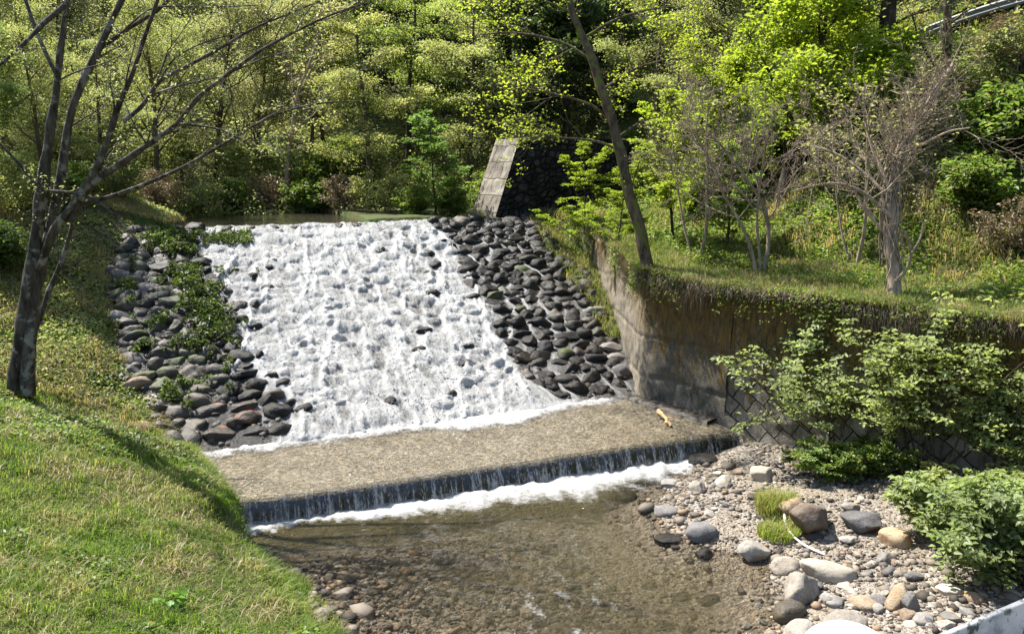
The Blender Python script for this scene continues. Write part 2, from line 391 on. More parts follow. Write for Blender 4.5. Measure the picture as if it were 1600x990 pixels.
def merge(*parts):
    Vs, fs, b = [], {}, 0
    for V, F in parts:
        Vs.append(V)
        for f in F: fs.setdefault(f.shape[1], []).append(f + b)
        b += len(V)
    return np.concatenate(Vs), [np.concatenate(f) for f in fs.values()]

# ------------------------------------------------------------------ ground sheet
def axis(lo, hi, step, far_lo, far_hi):
    a = [lo]; d = step
    while a[0] > far_lo: d *= 1.18; a.insert(0, a[0] - d)
    b = list(np.arange(lo + step, hi, step)); d = step
    b.append(hi)
    while b[-1] < far_hi: d *= 1.18; b.append(b[-1] + d)
    return np.array(a + b)
gx = axis(-15.0, 17.0, 0.1, -260, 260); gy = axis(5.0, 32.0, 0.1, -60, 300)
X, Y = np.meshgrid(gx, gy); Z = H(X, Y)
U, W_ = uv(X, Y)
DL = -poly_sd(X, Y, EDGE_L); DR = poly_sd(X, Y, list(reversed(EDGE_R))); DS = poly_sd(X, Y, list(reversed(SHORE)))
soil = np.maximum(sstep(0.0, 0.35, DL + 0.2 * fbm(X * 3, Y * 3, 0, 8, 2)), sstep(-0.2, 0.3, DR))
soil = np.maximum(soil, ((W_ > V_CREST + 0.4)).astype(float))
wet = sstep(0.16, 0.0, Z + 0.05 * fbm(X * 2, Y * 2, 0, 12, 3)) * (W_ < V_WEIR + 0.2)
g = build('ground', np.stack([X, Y, Z], -1).reshape(-1, 3), [grid_faces(len(gx), len(gy))], 'ground', attrs={'soil': soil, 'wet': wet}, smooth=True)
tag(g, kind='structure')

# ------------------------------------------------------------------ water
def water_mat(name, tint, foam_lo, foam_hi, bump_scale, bump_st, flow=(1, 1, 1), murk=(0.10, 0.085, 0.03), rough=0.06, bdist=0.13, foamcol=(0.45, 0.445, 0.43)):
    m = Mat(name); co = m.coord('Object'); fl = m.map(co, flow)
    n1 = m.noise(fl, bump_scale, 3, 0.6); n2 = m.noise(fl, bump_scale * 3.1, 2, 0.6)
    h = m.math('ADD', n1, m.math('MULTIPLY', n2, 0.4))
    bp = m.bump(h, bump_st, bdist)
    fr = m.n('ShaderNodeFresnel', {'IOR': 1.33, 'Normal': m.bump(h, bump_st, bdist * 0.30)}).outputs[0]
    gl = m.n('ShaderNodeBsdfGlossy', {'Roughness': rough, 'Normal': bp}).outputs[0]
    tr = m.n('ShaderNodeBsdfTransparent', {'Color': (*tint, 1)}).outputs[0]
    mk = m.n('ShaderNodeBsdfDiffuse', {'Color': (*murk, 1), 'Normal': bp}).outputs[0]
    body = m.mixs(m.math('MULTIPLY', m.attr('depth'), 1.0, True), tr, mk)
    wat = m.mixs(fr, body, gl)
    fo = m.attr('foam'); fn = m.noise(fl, 9, 5, 0.75); f2 = m.noise(fl, 34, 3, 0.7)
    k = m.math('ADD', fo, m.math('MULTIPLY', m.math('SUBTRACT', fn, 0.5), 1.1)); k = m.math('ADD', k, m.math('MULTIPLY', m.math('SUBTRACT', f2, 0.5), 0.9))
    k = m.math('MULTIPLY', m.ramp(k, [(foam_lo, 0), (foam_hi, 1)]), m.ramp(fo, [(0.02, 0), (0.12, 1)]))
    fs = m.principled(foamcol, 0.55, m.bump(m.math('ADD', fn, f2), 0.7, 0.04), 0.3)
    return m.done(m.mixs(k, wat, fs))
M['pool_water'] = water_mat('pool_water', (0.96, 0.94, 0.88), 0.34, 0.98, 8.0, 1.0, bdist=0.24, flow=(1, 1.9, 1), murk=(0.19, 0.16, 0.075))
M['apron_water'] = water_mat('apron_water', (0.93, 0.91, 0.84), 0.38, 0.9, 11.0, 1.0, (1.5, 0.9, 1), (0.2, 0.17, 0.11))
M['pond_water'] = water_mat('pond_water', (0.8, 0.78, 0.66), 0.45, 0.72, 5.0, 0.4, (1, 1, 1), (0.12, 0.11, 0.08))

# concrete apron and weir: one solid sill with a drop face
def concrete_mat():
    m = Mat('weir_concrete'); co = m.coord('Object')
    vo = m.n('ShaderNodeTexVoronoi', {'Vector': co, 'Scale': 26.0})
    n = m.noise(m.map(co, (1, 0.6, 1)), 3.0, 6, 0.7)
    c = m.mix(m.ramp(n, [(0.3, 0), (0.7, 1)]), (0.15, 0.128, 0.092), (0.30, 0.268, 0.222))
    c = m.mix(1.0, c, m.ramp(m.n('ShaderNodeSeparateColor', {0: vo.outputs['Color']}).outputs[0], [(0, (0.32, 0.29, 0.24)), (0.5, (0.95, 0.95, 0.95)), (1, (1.9, 1.85, 1.8))]), 'MULTIPLY')
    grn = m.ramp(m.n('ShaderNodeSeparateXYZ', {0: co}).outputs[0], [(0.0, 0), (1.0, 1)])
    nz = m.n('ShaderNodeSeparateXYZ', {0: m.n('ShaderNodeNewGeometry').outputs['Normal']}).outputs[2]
    c = m.mix(m.ramp(nz, [(0.3, 0), (0.6, 1)]), (0.022, 0.02, 0.018), c)  # steep drop face painted near black: wet concrete plus its shade
    return m.done(m.principled(c, 0.55, m.bump(m.math('ADD', vo.outputs['Distance'], n), 0.7, 0.02), 0.4))
M['weir_concrete'] = concrete_mat()
us = np.arange(0.35, 11.12, 0.06)
lip = 0.035 * fbm(us * 1.7, 0, 0, 31, 3) + 0.02 * fbm(us * 9, 0, 0, 32, 2)
prof = [(V_FOOT + 0.6, Z_APRON - 0.02), (V_WEIR + 0.25, Z_APRON - 0.02), (V_WEIR + 0.06, Z_APRON - 0.03), (V_WEIR + 0.01, Z_APRON - 0.08), (V_WEIR - 0.01, 0.1), (V_WEIR - 0.02, -0.5), (V_WEIR + 0.5, -0.6)]
Vv = []
for k, (pv, pz) in enumerate(prof):
    x, y = xy(us, pv + (lip if 1 <= k <= 4 else 0) + (vw(us) - V_WEIR if k else 0)); Vv.append(np.stack([x, y, np.full_like(us, pz)], 1))
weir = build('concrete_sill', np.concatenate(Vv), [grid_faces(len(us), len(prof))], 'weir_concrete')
tag(weir, 'low concrete sill and apron carrying the shallow brown water below the cascade', 'weir')

# shallow water over the apron
uu, vv = np.meshgrid(np.arange(0.35, 11.1, 0.05), np.arange(V_WEIR + 0.02, V_FOOT + 0.5, 0.05))
vv = V_FOOT + 0.5 - (V_FOOT + 0.5 - vv) * (V_FOOT + 0.5 - vw(uu) - 0.02) / (V_FOOT + 0.5 - V_WEIR - 0.02)
ax_, ay_ = xy(uu, vv)
footfoam = V_FOOT + 0.02 - 0.10 - 0.5 * sstep(4.2, 6.6, uu) * sstep(9.2, 7.0, uu) - 0.12 * fbm(uu * 1.4, vv * 0.5, 0, 41, 3)
ff = sstep(-0.85, 0.25, vv - footfoam + 0.22 * fbm(uu * 5, vv * 4, 0, 46, 3)) * sstep(11, 9.2, uu) * 0.95 + 0.12 * sstep(0.62, 0.8, noise(uu * 2.5, vv * 1.2, 0, 5) * 0.5 + 0.5)
az = Z_APRON + 0.012 + 0.008 * fbm(uu * 4, vv * 3, 0, 44, 3) + 0.06 * np.clip(ff, 0, 1) * (0.5 + 0.5 * fbm(uu * 6, vv * 6, 0, 45, 3))
ob = build('apron_water', np.stack([ax_, ay_, az], -1).reshape(-1, 3), [grid_faces(uu.shape[1], uu.shape[0])], 'apron_water',
           attrs={'foam': np.clip(ff, 0, 1), 'depth': 0.05 + 0 * uu}, smooth=True)
tag(ob, kind='structure')

# water falling over the sill: corrugated curtain of thin strands
def curtain_mat():
    m = Mat('falling_water'); uvc = m.coord('UV')
    s = m.noise(m.map(uvc, (1, 0.08, 1)), 11.0, 4, 0.75); s2 = m.noise(m.map(uvc, (1, 0.25, 1)), 34.0, 3, 0.7)
    k = m.math('ADD', m.math('MULTIPLY', s, 0.75), m.math('MULTIPLY', s2, 0.4))
    yv = m.n('ShaderNodeSeparateXYZ', {0: uvc}).outputs[1]
    k = m.math('ADD', k, m.math('MULTIPLY', m.math('SUBTRACT', yv, 0.25), 0.10))
    a = m.ramp(k, [(0.60, 0.02), (0.72, 0.9)])
    gl = m.n('ShaderNodeBsdfGlossy', {'Roughness': 0.15}).outputs[0]
    tr = m.n('ShaderNodeBsdfTransparent', {'Color': (0.6, 0.6, 0.58, 1)}).outputs[0]
    thin = m.mixs(0.045, tr, gl)
    wh = m.mixs(0.35, m.principled((0.46, 0.455, 0.445), 0.4), m.n('ShaderNodeBsdfTranslucent', {'Color': (0.5, 0.495, 0.485, 1)}).outputs[0])
    return m.done(m.mixs(a, thin, wh))
M['falling_water'] = curtain_mat()
us0 = us; us = np.arange(0.6, 11.1, 0.02); lp = np.interp(us, us0, lip)
Vv, UVv = [], []
for k in range(9):
    t = k / 8.0
    pv = vw(us) + 0.10 - 0.20 * t - 0.05 * t * t + lp * (1 - 0.5 * t) - 0.028 * fbm(us * 5.5, t * 0.8, 0, 51, 3) * min(1, t * 3)
    pz = Z_APRON + 0.022 - 0.5 * t ** 2.0 if t > 0 else Z_APRON + 0.022 + 0 * us
    x, y = xy(us, pv); Vv.append(np.stack([x, y, np.broadcast_to(pz, us.shape)], 1)); UVv.append(np.stack([us, np.full_like(us, t)], 1))
ob = build('falling_water', np.concatenate(Vv), [grid_faces(len(us), 9)], 'falling_water', smooth=True, uvs=np.concatenate(UVv))
tag(ob, kind='structure')

# pool below the sill
px_, py_ = np.meshgrid(np.arange(-6.5, 11.0, 0.05), np.arange(3.0, 18.5, 0.05))
pu, pv = uv(px_, py_); ph = H(px_, py_)
dist = vw(pu) - 0.12 - pv
wid = 0.42 + 0.30 * sstep(2.5, 6.0, pu) + 0.35 * np.exp(-((pu - 6.6) / 1.6) ** 2) + 0.30 * fbm(pu * 0.9, 0 * pu, 0, 61, 3) - 0.3 * sstep(9.3, 10.6, pu)
foam = sstep(wid * 1.25, wid * 0.25, dist + 0.30 * fbm(pu * 3, pv * 2, 0, 62, 3) + 0.16 * fbm(pu * 9, pv * 6, 0, 67, 3)) * (dist > -0.2) * sstep(11.2, 10.4, pu)
riffle_glint = np.exp(-(((px_ - 0.75) / 1.0) ** 2 + ((py_ - 9.9) / 1.3) ** 2)) + 0.6 * np.exp(-(((px_ - 2.6) / 1.0) ** 2 + ((py_ - 9.3) / 0.9) ** 2)) + 0.35 * sstep(3.5, 1.0, 0.6 * (px_ + 2.2) + 0.0 * py_) * (pv < 12.2)
streak = 0.52 * np.clip(riffle_glint, 0, 1) * sstep(0.05, 0.5, fbm(pu * 7, pv * 3.0, 0, 63, 3)) + 0.12 * sstep(0.2, 0.7, fbm(pu * 2.2, pv * 0.7, 0, 68, 4)) * sstep(4, 1, dist)  # glints on the riffle painted as white flecks through the foam mask
pz = 0.008 * fbm(px_ * 3, py_ * 3, 0, 64, 3) + foam * (0.05 + 0.07 * fbm(px_ * 5, py_ * 5, 0, 65, 4)) + 0.028 * fbm(pu * 4.5, pv * 2.4, 0, 66, 3) * sstep(0.40, 0.0, -ph - 0.0) + 0.01
depth = np.clip((pz - ph - 0.09) / 0.55, 0, 0.62)
keep = ((pz > ph - 0.06) & (pv < vw(pu) - 0.005)).ravel()
fc = grid_faces(px_.shape[1], px_.shape[0]); fc = fc[keep[fc].any(1)]; fc = fc[((pv - vw(pu)).ravel()[fc] < 0.04).all(1)]
used = np.unique(fc); remap = np.zeros(px_.size, int); remap[used] = np.arange(len(used))
ob = build('pool_water', np.stack([px_, py_, pz], -1).reshape(-1, 3)[used], [remap[fc]], 'pool_water',
           attrs={'foam': np.clip(foam + streak, 0, 1).ravel()[used], 'depth': depth.ravel()[used]}, smooth=True)
tag(ob, kind='structure')

# pond behind the crest
pu, pv = np.meshgrid(np.arange(-3, 11.5, 0.25), np.arange(V_CREST + 0.12, 40, 0.25))
x, y = xy(pu, pv)
ob = build('pond_water', np.stack([x, y, np.full_like(x, Z_CREST + 0.07) + 0.004 * fbm(pu * 3, pv * 3, 0, 3, 2)], -1).reshape(-1, 3), [grid_faces(pu.shape[1], pu.shape[0])], 'pond_water',
           attrs={'foam': 0 * pu, 'depth': 0.3 + 0 * pu}, smooth=True)
tag(ob, kind='structure')

# ------------------------------------------------------------------ cascade: stones laid in rows up the slope, white water over them
SL = math.hypot(V_CREST - V_FOOT, Z_CREST - Z_APRON)
def slope_pt(u, s, off=0.0):
    """s = distance up the slope from its foot, off = height above it"""
    k = s / SL; v = V_FOOT + k * (V_CREST - V_FOOT); z = Z_APRON + k * (Z_CREST - Z_APRON)
    nv, nz = -(Z_CREST - Z_APRON) / SL, (V_CREST - V_FOOT) / SL
    x, y = xy(u, v + nv * off); return x, y, z + nz * off
def left_edge(s): return 2.10 - 0.95 * s / SL + 0.25 * np.sin(s * 1.3)
def right_edge(s): return 8.05 + 0.55 * s / SL + 0.22 * np.sin(s * 1.7 + 1)
rs = np.random.default_rng(21)
cell = []                                                   # every laid stone: u, s, half width, half length, row, column
row_s = 0.22; row = 0
while row_s < SL - 0.1:
    u = -1.2 + rs.uniform(0, 0.3)
    hl = rs.uniform(0.145, 0.205)
    col = 0
    while u < 12.3:
        hw = rs.uniform(0.15, 0.33)
        cell.append((u + hw, row_s + hl + rs.uniform(-0.10, 0.10), hw, hl * rs.uniform(0.85, 1.1), row, col)); u += 2 * hw + rs.uniform(0.02, 0.07); col += 1
    row_s += 2 * hl + 0.03; row += 1
NROW = row
cell = np.array(cell)

gu, gs = np.meshgrid(np.arange(-0.8, 12.4, 0.027), np.arange(-0.25, SL + 0.2, 0.026))
hump = np.zeros_like(gu)
rw_ = np.random.default_rng(77)
def inside(u, s): return (u > left_edge(s) - 0.1) & (u < right_edge(s) + 0.1)
bumps = [(rw_.uniform(0.9, 9.3), rw_.uniform(-0.1, SL), w_ * rw_.uniform(1.1, 1.7), w_ * rw_.uniform(0.8, 1.1), rw_.uniform(0.3, 1.2)) for w_ in np.exp(rw_.normal(-1.60, 0.40, 520))]
bumps = [b_ for b_ in bumps if inside(b_[0], b_[1])] + [(c[0], c[1], c[2] * 1.05, c[3] * 1.05, 1.3) for c in cell if not inside(c[0], c[1])]
for (cu, cs, hw, hl, big) in bumps:
    i0, i1 = np.searchsorted(gs[:, 0], [cs - 0.7, cs + 0.7]); j0, j1 = np.searchsorted(gu[0], [cu - 0.9, cu + 0.9])
    if i1 <= i0 or j1 <= j0: continue
    a = (gu[i0:i1, j0:j1] - cu) / hw; b = (gs[i0:i1, j0:j1] - cs) / hl; d2 = a * a + b * b
    hump[i0:i1, j0:j1] = np.maximum(hump[i0:i1, j0:j1], big * np.clip(1 - d2, 0, 1) ** 0.8 * 0.16)
wob = 0.30 * fbm(gu * 1.2, gs * 1.6, 0, 72, 3)
le, re = left_edge(gs), right_edge(gs)
core = sstep(-0.25, 0.45, gu - le + wob) * sstep(-0.25, 0.45, re - gu + wob)
# let water run down over the stones: paths bend round the humps and gather into strands
DU, DS = 0.027, 0.026
hs = hump + 0.02 * fbm(gu * 6, gs * 5, 0, 74, 3)
dhu = np.gradient(hs, DU, axis=1); nI, nJ = gu.shape
dens = np.zeros(gu.size)
n = 130000; pu_ = rw_.uniform(0.6, 11.2, n); ps_ = rw_.uniform(-0.2, SL + 1.0, n)
keep = rw_.uniform(0, 1, n) < np.where(inside(pu_, ps_), 1.0, np.where(pu_ > 8, 0.28 * sstep(11.4, 9.4, pu_ - 0.04 * ps_), 0.10 * sstep(0.9, 1.6, pu_)))
pu_, ps_ = pu_[keep], ps_[keep]; vu = np.zeros(len(pu_)); wt = rw_.uniform(0.5, 1.5, len(pu_))
for k in range(85):
    jj = np.clip(((pu_ + 0.8) / DU), 0, nJ - 1.01).astype(int); ii = np.clip(((ps_ + 0.25) / DS), 0, nI - 1.01).astype(int)
    vu = 0.86 * vu - 0.19 * dhu[ii, jj] + rw_.normal(0, 0.035, len(vu)); vu = np.clip(vu, -1.3, 1.3)
    pu_ = pu_ + vu * 0.020; ps_ = ps_ - 0.020
    ok = (ps_ > -0.2) & (ps_ < SL + 0.15)
    np.add.at(dens, ii[ok] * nJ + jj[ok], wt[ok])
dens = dens.reshape(nI, nJ); dens = dens / dens[core > 0.9].mean()
def blur(a):
    a = (np.roll(a, 1, 0) + 2 * a + np.roll(a, -1, 0)) / 4; return (np.roll(a, 1, 1) + 2 * a + np.roll(a, -1, 1)) / 4
dsm = blur(dens); dwide = blur(blur(blur(blur(dsm))))
fall = np.clip(np.gradient(hump, DS, axis=0), -1.5, 1.5)        # > 0 on the downstream side of a stone
turb = fbm(gu * 4.6, gs * 2.3, 0, 71, 4, 0.6); fine = fbm(gu * 17, gs * 8, 0, 75, 3, 0.6); big_ = fbm(gu * 1.1, gs * 0.7, 0, 73, 3)
foamv = 1 - np.exp(-1.05 * (0.62 * dsm + 0.38 * dwide))
foamv = foamv * 1.05 + core * (0.22 + 0.20 * np.clip(fall, 0, 1) + 0.34 * turb + 0.36 * big_ + 0.12 * fine)
foamv = np.clip(foamv, 0, 1) * np.clip(core + 0.95, 0, 1) * (1 - (1 - core) * 0.1)
hgt = 0.05 + hump * 0.62 * core + core * (0.05 * turb + 0.022 * fine + 0.04 * big_) + 0.022 * np.clip(dwide, 0, 2.5) + 0.012 * np.clip(dsm, 0, 3)
foamv = np.maximum(foamv, sstep(0.35, -0.1, gs) * sstep(9.5, 8.6, gu) * sstep(1.6, 2.4, gu))
foamv = foamv * sstep(1.0, 1.5, gu + 0.4 * core)
def cascade_mat():
    m = Mat('white_water'); uvc = m.coord('UV')
    n = m.noise(m.map(uvc, (1, 0.40, 1)), 16, 5, 0.7); n2 = m.noise(m.map(uvc, (1, 0.5, 1)), 42, 4, 0.75)
    fo = m.attr('foam')
    k = m.math('ADD', m.math('MULTIPLY', fo, 0.85), m.math('MULTIPLY', m.math('SUBTRACT', n, 0.5), 1.2))
    k = m.math('ADD', k, m.math('MULTIPLY', m.math('SUBTRACT', n2, 0.5), 1.35))
    k = m.math('MULTIPLY', k, m.ramp(fo, [(0.04, 0), (0.16, 1)]))
    kk = m.ramp(k, [(0.06, 0.0), (0.24, 0.22), (0.42, 0.50), (0.60, 0.78), (0.84, 1.0)])
    bp = m.bump(m.math('ADD', n, m.math('MULTIPLY', n2, 0.6)), 0.9, 0.06)
    fs = m.principled((0.54, 0.535, 0.52), 0.5, bp, 0.3)
    fs = m.mixs(0.25, fs, m.n('ShaderNodeBsdfTranslucent', {'Color': (0.54, 0.535, 0.52, 1), 'Normal': bp}).outputs[0])
    dk = m.principled(m.mix(m.ramp(n, [(0.35, 0), (0.65, 1)]), (0.008, 0.007, 0.006), (0.055, 0.048, 0.040)), 0.3, bp, 0.6)
    return m.done(m.mixs(kk, dk, fs))
M['white_water'] = cascade_mat()
x, y, z = slope_pt(gu, gs, hgt)
ob = build('cascade_water', np.stack([x, y, z], -1).reshape(-1, 3), [grid_faces(gu.shape[1], gu.shape[0])], 'white_water',
           attrs={'foam': foamv}, smooth=True, uvs=np.stack([gu, gs], -1).reshape(-1, 2))
tag(ob, kind='structure')
# flying drops and splashes above the cascade
n = 8000
du = rs.uniform(1.2, 8.8, n * 3); dsl = rs.uniform(-0.1, SL, n * 3)
iu = np.clip(((du + 0.8) / 0.027).astype(int), 0, gu.shape[1] - 1); isl = np.clip(((dsl + 0.25) / 0.026).astype(int), 0, gu.shape[0] - 1)
ok = (foamv[isl, iu] > 0.72) & (core[isl, iu] > 0.6); du, dsl, iu, isl = du[ok][:n], dsl[ok][:n], iu[ok][:n], isl[ok][:n]
x, y, z = slope_pt(du, dsl, hgt[isl, iu] + np.abs(rs.normal(0, 0.03, len(du))))
sz = np.exp(rs.normal(-4.6, 0.4, len(du)))
oc = np.array([[1, 0, 0], [-1, 0, 0], [0, 1, 0], [0, -1, 0], [0, 0, 1], [0, 0, -1]], float)
ofc = np.array([[0, 2, 4], [2, 1, 4], [1, 3, 4], [3, 0, 4], [2, 0, 5], [1, 2, 5], [3, 1, 5], [0, 3, 5]])
V = np.stack([x, y, z], 1)[:, None] + oc[None] * sz[:, None, None] * rs.uniform(0.6, 1.5, (len(sz), 1, 3))
F = (np.arange(len(sz)) * 6)[:, None, None] + ofc[None]
M['spray'] = (lambda m: m.done(m.principled((0.56, 0.555, 0.54), 0.5)))(Mat('spray'))
ob = build('spray', V.reshape(-1, 3), [F.reshape(-1, 3)], 'spray', smooth=True); tag(ob, kind='stuff')

# ------------------------------------------------------------------ stones
def ico(sub):
    import bmesh
    bm = bmesh.new(); bmesh.ops.create_icosphere(bm, subdivisions=sub, radius=1.0)
    V = np.array([v.co[:] for v in bm.verts]); F = np.array([[v.index for v in f.verts] for f in bm.faces]); bm.free(); return V, F
ICO4, ICO3, ICO2, ICO1 = ico(4), ico(3), ico(2), ico(1)
def rock_shape(seed, kind, base):
    V, F = base; r = np.random.default_rng(seed); V = V.copy()
    if kind == 'angular':
        for _ in range(9):                                   # cut flat faces off the ball
            nrm = r.normal(0, 1, 3); nrm /= np.linalg.norm(nrm); c = r.uniform(0.5, 0.82)
            d = V @ nrm; V = V - np.where(d > c, (d - c) * 0.93, 0)[:, None] * nrm
        amp = 0.10
    elif kind == 'slab':
        V[:, 2] = np.sign(V[:, 2]) * np.abs(V[:, 2]) ** 0.6
        for _ in range(6):
            a = r.uniform(0, 6.28); nrm = np.array([math.cos(a), math.sin(a), r.uniform(-0.3, 0.3)]); c = r.uniform(0.6, 0.85)
            d = V @ nrm; V = V - np.where(d > c, (d - c) * 0.9, 0)[:, None] * nrm
        amp = 0.09
    else:
        for _ in range(7):
            nrm = r.normal(0, 1, 3); nrm /= np.linalg.norm(nrm); c = r.uniform(0.62, 0.9)
            d = V @ nrm; V = V - np.where(d > c, (d - c) * 0.8, 0)[:, None] * nrm
        amp = 0.24
    o = r.uniform(0, 50, 3)
    V = V * (1 + amp * fbm(V[:, 0] * 1.2 + o[0], V[:, 1] * 1.2 + o[1], V[:, 2] * 1.2 + o[2], seed, 3) * 1.3 + 0.07 * fbm(V[:, 0] * 4 + o[0], V[:, 1] * 5, V[:, 2] * 5, seed, 3))[:, None]
    return V, F
def rock_mesh(name, seed, kind, base=ICO3):
    V, F = rock_shape(seed, kind, base)
    o = build(name, V, [F], 'rock_dry', smooth=True); me = o.data; bpy.data.objects.remove(o); return me
BOULDER = [rock_mesh('boulder', 100 + i, 'round') for i in range(9)]
ANGULAR = [rock_mesh('angular_rock', 200 + i, 'angular', ICO4) for i in range(6)]
SLABS = [rock_mesh('slab_rock', 300 + i, 'slab') for i in range(5)]
from mathutils import Matrix, Euler
SLOPE_A = math.atan2(Z_CREST - Z_APRON, V_CREST - V_FOOT)
def rock(name, me, loc, dim, rz, mat, label, cat='boulder', group=None, tilt=(0, 0), slope=False):
    o = bpy.data.objects.new(name, me); COL.objects.link(o)
    mt = Euler((tilt[0], tilt[1], rz)).to_matrix()
    if slope: mt = (Euler((0, 0, math.radians(24))).to_matrix() @ Euler((SLOPE_A, 0, 0)).to_matrix()) @ mt
    o.matrix_world = Matrix.Translation(loc) @ mt.to_4x4() @ Matrix.Diagonal((*dim, 1))
    o.material_slots[0].link = 'OBJECT'; o.material_slots[0].material = M[mat]
    return tag(o, label, cat, group)
SMALL2 = [rock_shape(430 + i, 'angular', ICO2) for i in range(6)]
SMALL = [rock_shape(400 + i, 'round', ICO3) for i in range(6)]
ORD = ['first', 'second', 'third', 'fourth', 'fifth', 'sixth', 'seventh', 'eighth', 'ninth', 'tenth', 'eleventh', 'twelfth', 'thirteenth', 'fourteenth', 'fifteenth', 'sixteenth', 'seventeenth', 'eighteenth', 'nineteenth', 'twentieth', 'twenty-first', 'twenty-second', 'twenty-third', 'twenty-fourth']
rb = np.random.default_rng(33)
def rowname(r): return 'the bottom row' if r == 0 else ('the top row' if r >= NROW - 1 else 'row %d up' % (r + 1))
TONE = {'rock_wet': 'black wet', 'rock_wet_brown': 'brown-stained wet', 'rock_damp': 'brown damp', 'rock_moss': 'mossy dark', 'rock_dry': 'pale dry', 'rock_slate': 'grey', 'rock_brown': 'brown dry'}
hump_cells, cand = [], []
for r in range(NROW):
    rc = cell[cell[:, 4] == r]
    lft = sorted([c for c in rc if c[0] < left_edge(c[1]) + 0.05 and c[0] > -0.75 - 0.05 * r], key=lambda c: -c[0])
    rgt = sorted([c for c in rc if c[0] > right_edge(c[1]) - 0.05 and c[0] < 12.2 and float(poly_sd(*[np.array([t_]) for t_ in slope_pt(c[0] + c[2] * 0.5, c[1])[:2]], list(reversed(EDGE_R)))[0]) < 0.0], key=lambda c: c[0])
    mid = [c for c in rc if left_edge(c[1]) + 0.05 <= c[0] <= right_edge(c[1]) - 0.05]
    for side, lst in (('left', lft), ('right', rgt)):
        for k, c in enumerate(lst):
            p = np.array(slope_pt(c[0], c[1])); cand.append((-(c[2] * c[3]) / np.linalg.norm(p - EYE) ** 2 * (1.4 if k < 4 else 0.8), side, r, k, len(lst), c))
    for c in mid:
        if len(hump_cells) < 30 and rb.uniform() < (0.20 if (c[0] < left_edge(c[1]) + 1.0 or c[0] > right_edge(c[1]) - 1.3) else 0.035): hump_cells.append(c)
cand.sort(key=lambda q: q[0])
mass = {}
for rank, (_, side, r, k, n_, c) in enumerate(cand):
    u, s, hw, hl = c[:4]; q = rb.uniform()
    if side == 'left':
        if k <= 1: mt = 'rock_wet' if q < 0.75 else 'rock_damp'
        elif k <= 3: mt = 'rock_moss' if q < 0.45 else ('rock_damp' if q < 0.8 else 'rock_wet')
        else: mt = 'rock_dry' if q < 0.18 else ('rock_slate' if q < 0.40 else ('rock_brown' if q < 0.5 else ('rock_damp' if q < 0.8 else 'rock_moss')))
        if r <= 2 and k in (1, 2): mt = 'rock_wet_brown' if q < 0.6 else 'rock_wet'
        if r <= 2 and k in (3, 4): mt = 'rock_damp'
    else:
        if k >= n_ - 2 and s > 4: mt = 'rock_brown' if q < 0.35 else 'rock_damp'
        else: mt = 'rock_wet' if q < 0.84 else ('rock_damp' if q < 0.92 else 'rock_moss')
        if k == n_ - 1 and s < 4: mt = 'rock_moss' if q < 0.4 else ('rock_slate' if q < 0.7 else 'rock_wet')
    big = 1.12 if (r < 3 and side == 'left') else 1.0
    h = rb.uniform(0.15, 0.25) * big; x, y, z = slope_pt(u, s, 0.02 + 0.05 * rb.uniform(-1, 1))
    dim = (hw * 1.24 * big, hl * rb.uniform(1.1, 1.5) * big, h); rz = rb.uniform(-0.4, 0.4) + (math.pi if rb.uniform() < 0.5 else 0); tl = (rb.uniform(-0.45, 0.3), rb.uniform(-0.35, 0.35))
    me = (BOULDER + ANGULAR)[rb.integers(15)]
    if rank < 225:
        rock('boulder', me, (x, y, z), dim, rz, mt, '%s boulder, %s from the water in %s, %s slope' % (TONE[mt], ORD[k], rowname(r), side), 'boulder', 'boulders paving the slope beside the cascade', tl, True)
    else:
        key = 'rock_damp' if side == 'left' else 'rock_wet'
        V0, F0 = SMALL[rank % 6]; mt_ = (Euler((0, 0, math.radians(24))).to_matrix() @ Euler((SLOPE_A, 0, 0)).to_matrix()) @ Euler((tl[0], tl[1], rz)).to_matrix()
        mass.setdefault(key, []).append(((V0 * np.array(dim)) @ np.array(mt_).T + np.array([x, y, z]), [F0]))
for j in range(900):                                       # small stones wedged into the gaps
    s_ = rb.uniform(0.05, SL); u_ = rb.uniform(-1.2, left_edge(s_)) if j % 2 else rb.uniform(right_edge(s_), 11.9)
    x, y, z = slope_pt(u_, s_, 0.0)
    if u_ > 10 and float(poly_sd(np.array([x]), np.array([y]), list(reversed(EDGE_R)))[0]) > -0.05: continue
    w_ = math.exp(rb.normal(-2.35, 0.3)); mt_ = np.array(Euler((rb.uniform(-0.6, 0.6), rb.uniform(-0.6, 0.6) + 0, rb.uniform(0, 6.28))).to_matrix())
    V0, F0 = SMALL2[j % 6]
    mass.setdefault('rock_damp' if j % 2 else 'rock_wet', []).append(((V0 * np.array([w_ * 1.2, w_ * 0.9, w_ * 0.8])) @ mt_.T + np.array([x, y, z + 0.03]), [F0]))
for key, parts in mass.items():
    V, F = merge(*parts); tag(build('slope_stones', V, F, key, smooth=True), kind='stuff')
used_l = {}
for c in hump_cells:
    u, s, hw, hl, r = c[0], c[1], c[2], c[3], int(c[4])
    f = (u - left_edge(s)) / (right_edge(s) - left_edge(s))
    col = 'beside its left edge' if f < 0.17 else ('left of its middle' if f < 0.42 else ('near its middle' if f < 0.6 else ('right of its middle' if f < 0.82 else 'beside its right edge')))
    lab = 'dark wet stone poking through the white cascade in %s, %s' % (rowname(r), col)
    if lab in used_l: continue
    used_l[lab] = 1
    x, y, z = slope_pt(u, s, 0.075)
    rock('boulder', BOULDER[rb.integers(9)], (x, y, z), (hw * 0.78, hl * 0.78, 0.14), rb.uniform(-0.4, 0.4), 'rock_wet', lab, 'boulder', 'boulders poking through the cascade', (rb.uniform(-0.3, 0.1), 0), True)
